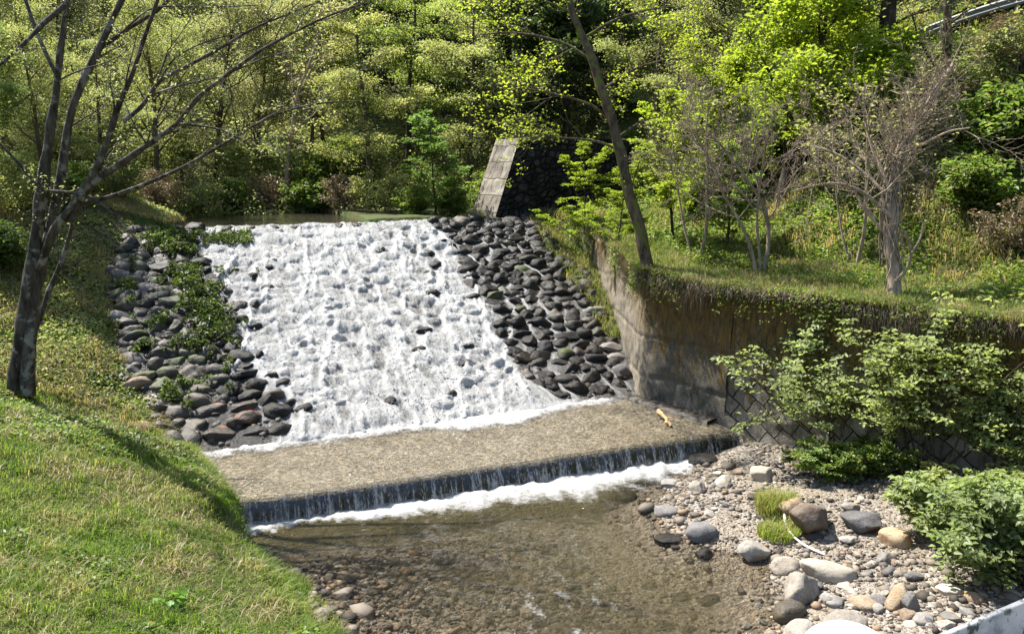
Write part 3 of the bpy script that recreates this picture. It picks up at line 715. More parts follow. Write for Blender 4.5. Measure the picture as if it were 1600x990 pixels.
# stones along the crest with water lipping between them
k = 0
uc = -0.3
while uc < 10.3:
    hw = rb.uniform(0.2, 0.34); x, y = xy(uc + hw, V_CREST + 0.02)
    f = (uc + hw) / 10.3
    lab = 'dark crest stone, %s from the left along the top edge of the cascade' % ORD[k]
    rock('boulder', BOULDER[rb.integers(9)], (x, y, Z_CREST - 0.03), (hw * 0.95, 0.2, 0.15), math.radians(24), 'rock_wet', lab, 'boulder', 'stones along the crest of the cascade')
    uc += 2 * hw + rb.uniform(0.05, 0.22); k += 1
    if k >= len(ORD): break

# ------------------------------------------------------------------ retaining walls
def wall_mat(name, kind):
    m = Mat(name); uvc = m.coord('UV'); pos = m.n('ShaderNodeNewGeometry').outputs['Position']
    n = m.noise(pos, 2.2, 6, 0.7); f = m.noise(pos, 22, 4, 0.7)
    st = m.noise(m.map(uvc, (1, 0.32, 1)), 4.0, 6, 0.75); st2 = m.noise(m.map(uvc, (1, 0.16, 1)), 15, 5, 0.75)
    yv = m.attr('rise'); xv = m.n('ShaderNodeSeparateXYZ', {0: uvc}).outputs[0]
    if kind == 'concrete':
        c = m.mix(m.ramp(n, [(0.3, 0), (0.7, 1)]), (0.20, 0.17, 0.13), (0.35, 0.305, 0.24))
        c = m.mix(m.ramp(st2, [(0.38, 0), (0.6, 0.8)]), c, (0.13, 0.115, 0.09))
        far = m.ramp(m.math('ADD', m.math('MULTIPLY', xv, 0.1), m.math('MULTIPLY', m.math('SUBTRACT', n, 0.5), 0.35)), [(0.60, 0), (0.70, 1)])   # downstream run painted darker, its weaker sun put into the colour
        c = m.mix(far, c, m.mix(m.ramp(st, [(0.35, 0), (0.65, 1)]), (0.045, 0.042, 0.036), (0.17, 0.155, 0.125)))
        c = m.mix(m.ramp(st, [(0.58, 0), (0.68, 0.8)]), c, (0.055, 0.05, 0.042))
        bmp = m.math('ADD', m.math('MULTIPLY', st2, 0.5), f)
    else:
        wv = m.n('ShaderNodeVectorMath', {0: uvc, 1: m.n('ShaderNodeVectorMath', {0: m.n('ShaderNodeTexNoise', {'Vector': uvc, 'Scale': 3.0}).outputs['Color'], 'Scale': 0.10}, operation='SCALE').outputs[0]}, operation='ADD').outputs[0]
        vec = m.map(wv, (1, 1, 1), (0, 0, math.radians(33)))
        br = m.n('ShaderNodeTexBrick', {'Vector': vec, 'Color1': (0.15, 0.135, 0.11, 1), 'Color2': (0.24, 0.215, 0.18, 1), 'Mortar': (0.018, 0.016, 0.013, 1), 'Scale': 1.0, 'Mortar Size': 0.016, 'Mortar Smooth': 0.3, 'Brick Width': 0.42, 'Row Height': 0.34, 'Bias': 0.0}, offset=0.5)
        c = m.mix(1.0, br.outputs[0], m.ramp(n, [(0.3, 0.55), (0.7, 1.25)]), 'MULTIPLY')
        c = m.mix(m.ramp(st, [(0.5, 0), (0.62, 0.75)]), c, (0.04, 0.036, 0.03))
        bmp = m.math('ADD', m.math('MULTIPLY', br.outputs['Fac'], -1.6), f)
    # rusty moss and soil seeping down from the terrace
    k = m.math('ADD', yv, m.math('MULTIPLY', m.math('SUBTRACT', st, 0.5), 1.5))
    if kind == 'concrete': k = m.math('SUBTRACT', k, m.ramp(m.math('MULTIPLY', xv, 0.1), [(0.45, 0.30), (0.72, 0.0)]))
    c = m.mix(m.ramp(k, [(0.40, 0), (0.72, 0.95)]), c, m.mix(m.ramp(st2, [(0.35, 0), (0.65, 1)]), (0.035, 0.026, 0.012), (0.15, 0.095, 0.025)))
    c = m.mix(m.ramp(m.noise(pos, 3.3, 4, 0.7), [(0.60, 0), (0.70, 0.85)]), c, (0.085, 0.09, 0.018))
    return m.done(m.principled(c, 0.9, m.bump(bmp, 0.6, 0.04), 0.15))
M['wall_concrete'] = wall_mat('wall_concrete', 'concrete'); M['wall_blocks'] = wall_mat('wall_blocks', 'blocks')
def wall(name, pts, mat, z0, label, parent=None):
    pts = np.array(pts, float); seg = np.hypot(*np.diff(pts, axis=0).T); cum = np.concatenate([[0], np.cumsum(seg)])
    s = np.arange(0, cum[-1], 0.09); s[-1] = cum[-1]
    x = np.interp(s, cum, pts[:, 0]); y = np.interp(s, cum, pts[:, 1])
    tx, ty = np.gradient(x), np.gradient(y); L = np.hypot(tx, ty); tx /= L; ty /= L
    for _ in range(3): tx = np.convolve(np.pad(tx, 2, 'edge'), np.ones(5) / 5, 'valid'); ty = np.convolve(np.pad(ty, 2, 'edge'), np.ones(5) / 5, 'valid')
    nx, ny = -ty, tx                                   # towards the bank
    if nx.mean() < 0: nx, ny = -nx, -ny
    top = H(x + nx * 0.9, y + ny * 0.9) - 0.14 + 0.10 * fbm(s * 1.3, 0, 0, 5, 3)
    rows, uvr, rise = [], [], []
    NR = 70
    for k in range(NR):
        t = k / (NR - 1); zz = z0 + (top - z0) * t
        off = 0.02 + 0.27 * t + 0.09 * fbm(s * 1.3, zz * 1.1, 0, 81, 4) + 0.03 * fbm(s * 6, zz * 4, 0, 82, 4) + (0.03 * (np.abs(((zz + 0.1 * fbm(s * 0.7, 0, 0, 83, 2)) % 0.95) - 0.475) > 0.44) if mat == 'wall_concrete' else 0)
        rows.append(np.stack([x + nx * off, y + ny * off, zz], 1)); uvr.append(np.stack([s, zz], 1)); rise.append(np.full_like(s, t))
    for o_, dz in ((0.62, 0.0), (0.66, -1.0)):
        rows.append(np.stack([x + nx * o_, y + ny * o_, top + dz], 1)); uvr.append(np.stack([s, top + dz], 1)); rise.append(np.full_like(s, 1.0))
    UVv = np.concatenate(uvr)
    o = build(name, np.concatenate(rows), [grid_faces(len(s), NR + 2)], mat, parent, smooth=True, uvs=UVv, attrs={'rise': np.concatenate(rise)})
    return tag(o, label, 'wall') if label else o
rw = empty('retaining_wall', (3.02, 19.0, Z_APRON), 'tall weathered concrete side wall at the right of the brown apron, streaked dark and rust', 'wall')
def child(o, root):
    o.parent = root; o.matrix_parent_inverse = Matrix.Translation(-root.location); return o
child(wall('wall_face', WALL[:4], 'wall_concrete', -0.5, None), rw)
# pale footing ledge along the foot of the wall
lx = np.linspace(0, 1, 30); fx = np.interp(lx, [0, 1], [3.02, 4.5]); fy = np.interp(lx, [0, 1], [18.95, 17.1])
wob = 0.05 * fbm(lx * 6, 0, 0, 4, 3); Vv = []
for dx, dz in ((0.10, 0.0), (0.08, 0.075), (-0.20, 0.05), (-0.30, -0.2)):
    Vv.append(np.stack([fx + (dx + (wob if dx < 0 else 0)) * 0.8, fy + (dx + (wob if dx < 0 else 0)) * 0.65, np.full(30, Z_APRON + dz) + 0.02 * fbm(lx * 11, dx, 0, 6, 2)], 1))
child(build('footing', np.concatenate(Vv), [grid_faces(30, 4)], 'rock_damp'), rw)
wall('retaining_wall', WALL[3:], 'wall_blocks', -0.6, 'dark wall of diagonally laid stone blocks behind the pale green bushes')

# ------------------------------------------------------------------ stone abutment of the old dam
def masonry_mat(name, a, b, mortar, bw, rh, st=0.0):
    m = Mat(name); uvc = m.coord('UV'); pos = m.n('ShaderNodeNewGeometry').outputs['Position']
    wv = m.n('ShaderNodeVectorMath', {0: uvc, 1: m.n('ShaderNodeVectorMath', {0: m.n('ShaderNodeTexNoise', {'Vector': uvc, 'Scale': 2.2}).outputs['Color'], 'Scale': 0.12}, operation='SCALE').outputs[0]}, operation='ADD').outputs[0]
    br = m.n('ShaderNodeTexBrick', {'Vector': wv, 'Color1': (*a, 1), 'Color2': (*b, 1), 'Mortar': (*mortar, 1), 'Scale': 1.0, 'Mortar Size': 0.02, 'Mortar Smooth': 0.5, 'Brick Width': bw, 'Row Height': rh}, offset=0.5)
    n = m.noise(pos, 3.0, 6, 0.7); sk = m.noise(m.map(uvc, (1, 0.2, 1)), 4, 5, 0.7)
    c = m.mix(1.0, br.outputs[0], m.ramp(n, [(0.3, 0.6), (0.7, 1.3)]), 'MULTIPLY')
    c = m.mix(m.ramp(sk, [(0.5, 0), (0.66, 0.6)]), c, mortar)
    return m.done(m.principled(c, 0.9, m.bump(m.math('ADD', m.math('MULTIPLY', br.outputs['Fac'], -1.5), n), 0.9, 0.06), 0.15))
M['abut_pale'] = masonry_mat('abut_pale', (0.17, 0.15, 0.122), (0.30, 0.27, 0.225), (0.07, 0.06, 0.048), 0.85, 0.62)
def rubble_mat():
    m = Mat('abut_shaded'); uvc = m.coord('UV'); pos = m.n('ShaderNodeNewGeometry').outputs['Position']
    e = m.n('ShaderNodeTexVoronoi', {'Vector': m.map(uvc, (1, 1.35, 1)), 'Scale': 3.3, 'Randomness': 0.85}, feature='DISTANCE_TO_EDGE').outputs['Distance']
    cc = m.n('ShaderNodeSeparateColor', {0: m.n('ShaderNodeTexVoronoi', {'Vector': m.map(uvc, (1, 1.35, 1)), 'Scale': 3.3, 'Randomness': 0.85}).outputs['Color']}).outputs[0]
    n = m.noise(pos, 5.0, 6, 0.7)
    c = m.mix(cc, (0.02, 0.019, 0.017), (0.055, 0.05, 0.043)); c = m.mix(1.0, c, m.ramp(n, [(0.3, 0.5), (0.7, 1.4)]), 'MULTIPLY')  # front stone painted near black for its shade; sunlit end keeps a pale tone
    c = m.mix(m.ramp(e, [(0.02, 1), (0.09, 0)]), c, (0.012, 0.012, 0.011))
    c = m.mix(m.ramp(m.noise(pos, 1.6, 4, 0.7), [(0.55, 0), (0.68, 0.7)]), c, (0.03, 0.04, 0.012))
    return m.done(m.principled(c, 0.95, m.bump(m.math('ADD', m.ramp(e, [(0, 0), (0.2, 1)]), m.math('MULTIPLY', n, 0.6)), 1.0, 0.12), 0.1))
M['abut_shaded'] = rubble_mat()
ab = empty('dam_abutment', (*xy(12.2, 26.3), 4.2), 'old stone dam abutment with a sunlit sloping end, standing right of the crest', 'abutment')
def quad_grid(c00, c10, c11, c01, nu, nv, rough, seed, su, sv):
    a, b = np.meshgrid(np.linspace(0, 1, nu), np.linspace(0, 1, nv))
    c = [np.array(p, float) for p in (c00, c10, c11, c01)]
    P = (1 - a)[..., None] * (1 - b)[..., None] * c[0] + a[..., None] * (1 - b)[..., None] * c[1] + a[..., None] * b[..., None] * c[2] + (1 - a)[..., None] * b[..., None] * c[3]
    nrm = np.cross(c[1] - c[0], c[3] - c[0]); nrm /= np.linalg.norm(nrm)
    edge = np.minimum(np.minimum(a, 1 - a), np.minimum(b, 1 - b)) * 12
    P = P + nrm * (rough * fbm(P[..., 0] * 2.4, P[..., 1] * 2.4, P[..., 2] * 2.4, seed, 4) * np.clip(edge, 0, 1))[..., None]
    return P.reshape(-1, 3), [grid_faces(nu, nv)], np.stack([a * su, b * sv], -1).reshape(-1, 2)
def q(u, v, z): return (*xy(u, v), z)
ZT = 7.0
A = dict(bl=q(10.68, 25.72, 3.9), br=q(17.5, 25.72, 3.9), tl=q(11.86, 26.0, ZT), tr=q(17.5, 26.0, ZT), bbl=q(10.72, 28.1, 3.9), tbl=q(11.86, 28.1, ZT), bbr=q(17.5, 28.1, 3.9), tbr=q(17.5, 28.1, ZT))
V, F, uvq = quad_grid(A['bl'], A['br'], A['tr'], A['tl'], 90, 44, 0.16, 3, 6.8, 3.1)
child(build('front_face', V, F, 'abut_shaded', smooth=True, uvs=uvq), ab)
V, F, uvq = quad_grid(A['bbl'], A['bl'], A['tl'], A['tbl'], 30, 44, 0.10, 4, 2.4, 3.3)
child(build('end_face', V, F, 'abut_pale', smooth=True, uvs=uvq), ab)
V, F, uvq = quad_grid(A['tl'], A['tr'], A['tbr'], A['tbl'], 60, 12, 0.05, 5, 6, 1.4)
child(build('coping', V + np.array([0, 0, 0.004]), F, 'rock_damp', smooth=True, uvs=uvq), ab)
V, F, uvq = quad_grid(A['bbr'], A['bbl'], A['tbl'], A['tbr'], 30, 20, 0.05, 6, 6, 3)
child(build('back_face', V, F, 'abut_shaded', smooth=True, uvs=uvq), ab)

# ------------------------------------------------------------------ road with guard rail high on the right hillside
M['metal'] = (lambda m: m.done(m.principled(m.mix(m.noise(m.coord(), 6, 4), (0.12, 0.12, 0.12), (0.2, 0.2, 0.195)), 0.45, None, 0.5)))(Mat('metal'))
M['asphalt'] = (lambda m: m.done(m.principled(m.mix(m.noise(m.coord(), 30, 4), (0.035, 0.035, 0.036), (0.07, 0.07, 0.068)), 0.9)))(Mat('asphalt'))
def rail_pt(t, r): return np.array([4.62 + 0.7071 * r + 0.7071 * t, 16.95 + 0.7071 * r - 0.7071 * t])
tt = np.arange(-4.5, 16, 0.5)
Vv = []
for r in (13.6, 17.6):
    p = np.array([rail_pt(t, r) for t in tt]); zz = H(*np.array([rail_pt(t, 14.6) for t in tt]).T) + 0.08
    Vv.append(np.column_stack([p, zz]))
tag(build('road', np.concatenate(Vv), [grid_faces(len(tt), 2)], 'asphalt'), kind='structure')
gr = empty('guard_rail', (*rail_pt(0, 13.4), Hs(*rail_pt(0, 13.4))), 'grey road guard rail crossing the top of the right hillside', 'guard rail')
pr = [(-0.02, 0.44), (0.05, 0.49), (0.05, 0.53), (-0.01, 0.57), (-0.01, 0.61), (0.05, 0.65), (0.05, 0.69), (-0.02, 0.74), (-0.05, 0.74), (-0.05, 0.44)]
p = np.array([rail_pt(t, 13.4) for t in tt]); zz = H(p[:, 0], p[:, 1])
zz = np.convolve(np.pad(zz, 6, 'edge'), np.ones(13) / 13, 'valid')
Vv = [np.column_stack([p[:, 0] - 0.7071 * d, p[:, 1] - 0.7071 * d, zz + h]) for d, h in pr]
child(build('beam', np.concatenate(Vv), [grid_faces(len(tt), len(pr))], 'metal', smooth=False), gr)
for i in range(0, len(tt), 4):
    pp = np.array([[p[i, 0] + 0.06, p[i, 1] + 0.06, zz[i] - 0.4], [p[i, 0] + 0.06, p[i, 1] + 0.06, zz[i] + 0.8]])
    V, F = tubes([(pp, np.array([0.055, 0.055]))], 6)
    child(build('post', V, F, 'metal'), gr)

# ------------------------------------------------------------------ bridge that the picture is taken from: deck, white guard post, weathered plate
M['bridge_concrete'] = (lambda m: m.done(m.principled(m.mix(m.noise(m.coord(), 3, 5), (0.25, 0.24, 0.22), (0.36, 0.35, 0.33)), 0.9)))(Mat('bridge_concrete'))
def box(lo, hi):
    V = np.array([[x, y, z] for z in (lo[2], hi[2]) for y in (lo[1], hi[1]) for x in (lo[0], hi[0])], float)
    return V, [np.array([[0, 2, 3, 1], [4, 5, 7, 6], [0, 1, 5, 4], [2, 6, 7, 3], [0, 4, 6, 2], [1, 3, 7, 5]])]
V, F = box((-16, -1.6, 4.0), (16, 1.75, 4.42)); tag(build('bridge_deck', V, F, 'bridge_concrete'), kind='structure')
M['post_white'] = (lambda m: m.done(m.principled(m.mix(m.noise(m.coord(), 9, 3), (0.76, 0.78, 0.82), (0.82, 0.83, 0.86)), 0.45)))(Mat('post_white'))
c = Py(1326, 1034, 1.62); prof = [(0.066, 4.42), (0.066, c[2] + 0.0)] + [(0.066 * math.cos(a) + 0.042 * math.cos(a), c[2] + 0.002 + 0.078 * math.sin(a)) for a in np.linspace(0, math.pi / 2 - 0.02, 12)]
th = np.linspace(0, 2 * math.pi, 41)[:-1]
V = np.concatenate([np.stack([c[0] + r * np.cos(th), c[1] + r * np.sin(th), np.full(40, z)], 1) for r, z in prof]); i = np.arange(len(prof) * 40).reshape(-1, 40); j = np.roll(i, -1, 1)
tag(build('guard_post', V, [np.stack([i[:-1], j[:-1], j[1:], i[1:]], -1).reshape(-1, 4)], 'post_white', smooth=True), 'white round-topped post at the bottom edge beside the grey plate', 'post')
def plate_mat():
    m = Mat('weathered_plate'); co = m.coord('Object')
    n = m.noise(co, 45, 4, 0.7); st = m.noise(m.map(co, (1, 1, 0.35)), 60, 3, 0.6)
    c = m.mix(m.ramp(m.noise(co, 14, 4), [(0.4, 0), (0.6, 1)]), (0.15, 0.16, 0.175), (0.24, 0.25, 0.255))
    k = m.math('MULTIPLY', m.ramp(st, [(0.52, 0), (0.60, 1)]), m.ramp(m.noise(co, 7, 2), [(0.36, 0), (0.5, 1)]))
    c = m.mix(k, c, (0.03, 0.034, 0.03))
    return m.done(m.principled(c, 0.6, m.bump(n, 0.2, 0.004), 0.35))
M['weathered_plate'] = plate_mat()
a = Py(1452, 1005, 1.55); b = Py(1720, 893, 1.55); down = np.array([0.06, 0.0, -0.32]); thick = np.array([0.012, 0.05, 0.0])
prof_pts = [np.zeros(3), -down * 0.02 + thick * 0.2, -down * 0.02 + thick * 0.8, thick, thick + down, down]
prof_pts = [np.array([0, 0, 0.0]), np.array([0, 0.004, 0.003]), np.array([0, 0.012, 0.003]), np.array([0, 0.016, 0.0]), np.array([0.0, 0.016, -0.6]), np.array([0.0, 0.0, -0.6])]
V = np.concatenate([np.stack([a + p_, b + p_]) for p_ in prof_pts]); n = len(prof_pts)
F = np.array([[2 * k, 2 * k + 1, 2 * ((k + 1) % n) + 1, 2 * ((k + 1) % n)] for k in range(n)])
tag(build('bridge_plate', V, [F, ], 'weathered_plate'), 'grey metal bridge plate spotted with dark lichen in the bottom right corner', 'bridge plate')

# ------------------------------------------------------------------ stones of the stream and of the gravel shore
def stone(px, py, w, h, mat, label, kind='round', rz=None, sink=0.25, dep=0.85, tilt=(0, 0)):
    p = Pg(px, py + h * 0.35); k = np.linalg.norm(p - EYE) / FOC * 1.02
    rx, rzz = w * k / 2, h * k / 2 / 0.93
    seed = int(px * 7 + py) ; rr = np.random.default_rng(seed)
    me = {'round': BOULDER, 'angular': ANGULAR, 'slab': SLABS}[kind][seed % {'round': 9, 'angular': 6, 'slab': 5}[kind]]
    rock('river_rock', me, (p[0], p[1] + rx * 0.2, p[2] + rzz * (1 - 2 * sink) * 0.9), (rx * 1.08, rx * dep, rzz * 1.05), rr.uniform(-0.4, 0.4) if rz is None else rz, mat, label, 'rock', 'rocks of the stream bed', tilt)
stone(1268, 812, 66, 58, 'rock_brown', 'largest brown boulder with a cracked top, right of the grass tuft on the gravel', 'angular', 0.3, 0.18, 0.9)
stone(1241, 798, 42, 30, 'rock_brown', 'brown rounded rock leaning on the left side of the largest boulder', 'round', 0.1, 0.1)
stone(1350, 817, 56, 38, 'rock_slate', 'dark grey wedge boulder lying below the pale green bush', 'angular', -0.5, 0.2, 0.8)
stone(1402, 842, 46, 28, 'rock_ochre', 'tan flat slab at the edge of the low leafy bush', 'slab', -0.3, 0.3)
stone(1095, 832, 46, 30, 'rock_grey', 'smooth light grey rock at the waterline of the gravel bar', 'round', 0.0, 0.22)
stone(1178, 861, 44, 38, 'rock_grey', 'upright pale grey rock at the tip of the gravel bar', 'angular', 0.2, 0.18)
stone(1228, 884, 42, 24, 'rock_dry', 'pale rounded rock with a dark wet edge beside the brown water', 'round', 0.1, 0.3)
stone(1300, 896, 84, 26, 'rock_pale', 'long flat pale boulder below the end of the white pipe', 'slab', -0.25, 0.3, 0.5, (0, 0.12))
stone(1252, 922, 60, 46, 'rock_dry', 'big pale-topped boulder with a dark shaded side at the water edge', 'angular', 0.6, 0.18, 0.8)
stone(1234, 957, 46, 34, 'rock_damp', 'purplish grey rock in front of the pale-topped boulder', 'round', 0.4, 0.25)
stone(1252, 990, 44, 30, 'rock_grey', 'smooth blue grey rock at the bottom edge left of the white post', 'round', 0.2, 0.2)
stone(1326, 976, 62, 26, 'rock_dry', 'broad tan domed rock just behind the white post', 'round', 0.1, 0.3)
stone(1400, 943, 52, 20, 'rock_ochre', 'tilted ochre stone leaning on a grey upright stone', 'slab', 0.6, 0.05, 0.5, (0.1, -0.5))
stone(1421, 946, 26, 36, 'rock_slate', 'grey upright stone propping the tilted ochre stone', 'angular', 0.2, 0.15)
stone(1189, 742, 42, 24, 'rock_dry', 'flat pale rock at the upper end of the gravel bar', 'slab', 0.1, 0.3)
stone(1089, 762, 27, 20, 'rock_dry', 'pale wedge-shaped rock at the upper waterline of the gravel bar', 'angular', -0.6, 0.2)
stone(1047, 756, 36, 11, 'rock_grey', 'low flat rock in the shallows left of the pale wedge rock', 'slab', 0.2, 0.3)
stone(1042, 800, 40, 15, 'rock_grey', 'flat grey rock at the left tip of the gravel bar', 'slab', 0.1, 0.25)
stone(979, 776, 38, 15, 'rock_wet', 'dark flat rock breaking the pool surface below the foam', 'slab', -0.1, 0.3)
stone(925, 806, 62, 24, 'rock_damp', 'broad drowned olive rock in the middle of the pool', 'round', 0.0, 0.60)
stone(1100, 719, 48, 16, 'rock_wet', 'dark flat rock at the right end of the foam line', 'slab', 0.1, 0.3)
stone(905, 758, 26, 12, 'rock_wet', 'small dark rock in the foam below the sill', 'round', 0.1, 0.3)
stone(1118, 702, 20, 9, 'rock_wet', 'small black rock beside the right end of the sill', 'round', 0.1, 0.3)
stone(1046, 845, 44, 15, 'rock_wet', 'black low rock in the pool left of the light grey rock', 'slab', 0.2, 0.35)
stone(1104, 864, 28, 14, 'rock_wet', 'small black wet rock beneath the light grey rock', 'round', 0.2, 0.3)
stone(1066, 930, 30, 13, 'rock_wet', 'left one of two dark rocks in the riffle', 'round', 0.2, 0.4)
stone(1112, 936, 34, 13, 'rock_wet', 'right one of two dark rocks in the riffle', 'round', 0.3, 0.4)
stone(1040, 978, 34, 14, 'rock_wet', 'dark rock in the riffle at the bottom edge', 'angular', 0.3, 0.35)
stone(1078, 982, 24, 12, 'rock_damp', 'brown rock in the riffle at the bottom edge', 'angular', 0.3, 0.35)
stone(664, 806, 36, 20, 'rock_pale', 'pale rock washed over just below the falling water', 'round', 0.3, 0.3)
stone(1385, 873, 30, 17, 'rock_slate', 'dark grey stone right of the long flat pale boulder', 'angular', 0.3, 0.25)
stone(1392, 893, 22, 14, 'rock_slate', 'small dark grey stone below the dark grey stone', 'round', 0.3, 0.25)
stone(1428, 899, 26, 14, 'rock_slate', 'grey stone near the foot of the low leafy bush', 'angular', 0.3, 0.25)
stone(1322, 917, 22, 14, 'rock_pale', 'whitest small stone among the gravel below the long flat boulder', 'angular', 0.3, 0.2)
stone(1352, 945, 42, 14, 'rock_ochre', 'ochre flat stone left of the tilted ochre stone', 'slab', 0.1, 0.25)
stone(1303, 942, 30, 12, 'rock_grey', 'thin pale grey slab behind the tan domed rock', 'slab', 0.1, 0.25)
stone(1486, 925, 34, 13, 'rock_pale', 'pale flat slab close to the low leafy bush', 'slab', -0.1, 0.3)
stone(1440, 968, 36, 12, 'rock_pale', 'pale flat stone below the grey upright stone', 'slab', 0.1, 0.3)
stone(1372, 938, 26, 14, 'rock_grey', 'grey cobble between the ochre flat stone and tilted stone', 'round', 0.1, 0.3)
stone(1330, 792, 30, 16, 'rock_dry', 'pale stone behind the dark grey wedge boulder', 'angular', 0.1, 0.25)
stone(1327, 843, 30, 12, 'rock_grey', 'grey stone between the largest boulder and the wedge boulder', 'angular', 0.1, 0.25)
stone(1176, 776, 20, 9, 'rock_damp', 'brown flat stone alone on the fine gravel', 'slab', 0.1, 0.3)
stone(1218, 862, 18, 11, 'rock_damp', 'dark stone between the upright pale rock and the pipe', 'angular', 0.1, 0.25)
stone(700, 912, 16, 9, 'rock_ochre', 'small orange stone lying in the shallow pebbles', 'round', 0.1, 0.25)

# smaller cobbles, one object each
rc = np.random.default_rng(55)
zones = [((1290, 1560, 880, 985), 70, 'on the gravel below the low leafy bush'), ((1100, 1240, 730, 850), 26, 'on the fine gravel bar'),
         ((1230, 1420, 740, 800), 34, 'in the dark strip under the pale green bush'), ((1150, 1300, 860, 985), 30, 'at the brown water edge'), ((560, 1000, 880, 985), 24, 'in the shallow riffle')]
for (x0, x1, y0, y1), n, where in zones:
    for i in range(n):
        px, py = rc.uniform(x0, x1), rc.uniform(y0, y1)
        if px > 1420 and py < 925 - (px - 1420) * -0.2: py = rc.uniform(940, 985)
        p = Pg(px, py); s = math.exp(rc.normal(-2.75, 0.35))
        mt = rc.choice(['rock_grey', 'rock_slate', 'rock_dry', 'rock_pale', 'rock_brown'] if where.startswith('on') else ['rock_damp', 'rock_slate', 'rock_grey', 'rock_brown'])
        if 'riffle' in where: mt = rc.choice(['rock_damp', 'rock_wet'])
        tone = {'rock_grey': 'light grey', 'rock_slate': 'dark grey', 'rock_dry': 'buff', 'rock_pale': 'whitish', 'rock_brown': 'brown', 'rock_damp': 'damp brown', 'rock_wet': 'black wet'}[mt]
        me = (ANGULAR + SLABS + ANGULAR)[rc.integers(17)]
        rock('cobble', me, (p[0], p[1], p[2] + s * 0.22), (s * rc.uniform(0.8, 1.4), s * rc.uniform(0.7, 1.1), s * rc.uniform(0.45, 0.75)), rc.uniform(0, 6.28), mt,
             'small %s cobble %s' % (tone, where), 'cobble', 'small %s cobbles %s' % (tone, where), (rc.uniform(-0.5, 0.5), rc.uniform(-0.5, 0.5)))
# pebbles
def pebble_mat():
    m = Mat('pebble'); rnd = m.n('ShaderNodeNewGeometry').outputs['Random Per Island']; pos = m.n('ShaderNodeNewGeometry').outputs['Position']
    c = m.ramp(rnd, [(0, (0.04, 0.034, 0.028)), (0.3, (0.11, 0.09, 0.07)), (0.6, (0.18, 0.15, 0.118)), (0.85, (0.24, 0.205, 0.165)), (0.94, (0.23, 0.15, 0.085)), (1, (0.38, 0.345, 0.295))])
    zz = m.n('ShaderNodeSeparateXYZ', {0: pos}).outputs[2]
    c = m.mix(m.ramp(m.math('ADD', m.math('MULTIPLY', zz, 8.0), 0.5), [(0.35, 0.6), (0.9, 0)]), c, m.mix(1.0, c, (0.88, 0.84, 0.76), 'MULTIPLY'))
    return m.done(m.principled(c, 0.75, m.bump(m.noise(pos, 60, 3), 0.3, 0.01), 0.3))
M['pebble'] = pebble_mat()
n = 60000
x = rc.uniform(-4.5, 9.8, n); y = rc.uniform(7.8, 17.2, n)
u, v = uv(x, y); dl = -poly_sd(x, y, EDGE_L); dr = poly_sd(x, y, list(reversed(EDGE_R))); ds = poly_sd(x, y, list(reversed(SHORE)))
ok = (v < vw(u) - 0.15) & (dl < 0.1) & (dr < 0.05) & ((ds > -0.12) | ((dl > -4.2) & (v < 12.3) & (rc.uniform(0, 1, n) < 0.85)) | (rc.uniform(0, 1, n) < 0.12))
ok &= (ds < 0.3) | (fbm(x * 0.9, y * 0.9, 0, 37, 3) + rc.uniform(-0.45, 0.45, n) > -0.1)
x, y, ds = x[ok], y[ok], ds[ok]; z = H(x, y); n = len(x)
patch = 0.6 + 0.7 * (noise(x * 1.1, y * 1.1, 0, 3) * 0.5 + 0.5)
s = np.exp(rc.normal(-3.85, 0.58, n)) * patch
IV, IF = ICO1
sc = np.stack([s * rc.uniform(0.8, 1.4, n), s * rc.uniform(0.7, 1.2, n), s * rc.uniform(0.4, 0.75, n)], 1)
a = rc.uniform(0, 6.28, n)
L = IV[None] * (1 + 0.18 * rc.normal(0, 1, (n, len(IV)))).clip(0.6, 1.4)[..., None] * sc[:, None]
P = np.stack([L[..., 0] * np.cos(a)[:, None] - L[..., 1] * np.sin(a)[:, None] + x[:, None], L[..., 0] * np.sin(a)[:, None] + L[..., 1] * np.cos(a)[:, None] + y[:, None], L[..., 2] + (z + s * 0.2)[:, None]], -1)
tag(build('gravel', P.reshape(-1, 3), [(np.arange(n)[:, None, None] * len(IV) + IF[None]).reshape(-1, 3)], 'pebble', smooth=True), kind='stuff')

# pale bent pipe beside the boulder, driftwood on the apron
M['pipe'] = (lambda m: m.done(m.principled(m.mix(m.noise(m.coord(), 20, 3), (0.55, 0.52, 0.47), (0.72, 0.70, 0.66)), 0.6)))(Mat('pipe'))
pp = [Pg(px, py) + np.array([0, -0.02, dz]) for px, py, dz in ((1224, 812, 0.14), (1225, 824, 0.14), (1230, 836, 0.11), (1240, 846, 0.08), (1256, 856, 0.06), (1272, 863, 0.05), (1288, 869, 0.04))]
pp = np.array(pp); ti = np.linspace(0, len(pp) - 1, 30); pp = np.stack([np.interp(ti, np.arange(len(pp)), pp[:, k]) for k in range(3)], 1)
V, F = tubes([(pp, np.full(30, 0.022))], 8); tag(build('bent_pipe', V, F, 'pipe', smooth=True), 'thin whitish bent pipe curving around the foot of the largest boulder', 'pipe')
M['driftwood'] = bark_mat('driftwood', (0.30, 0.19, 0.09), (0.48, 0.34, 0.19), (0.4, 0.3, 0.2), 0.1)
a, b = Pz(1029, 641, 0.56), Pz(1048, 662, 0.48)
V, F = tubes([(np.linspace(a, b, 9) + 0.02 * R0.normal(0, 1, (9, 3)), np.linspace(0.055, 0.035, 9)), (np.linspace(a + (b - a) * 0.5, b + np.array([0.15, 0.1, 0.1]), 5), np.linspace(0.02, 0.008, 5))], 8)
tag(build('driftwood', V, F, 'driftwood', smooth=True), 'short orange piece of driftwood stranded against the wall ledge', 'driftwood')

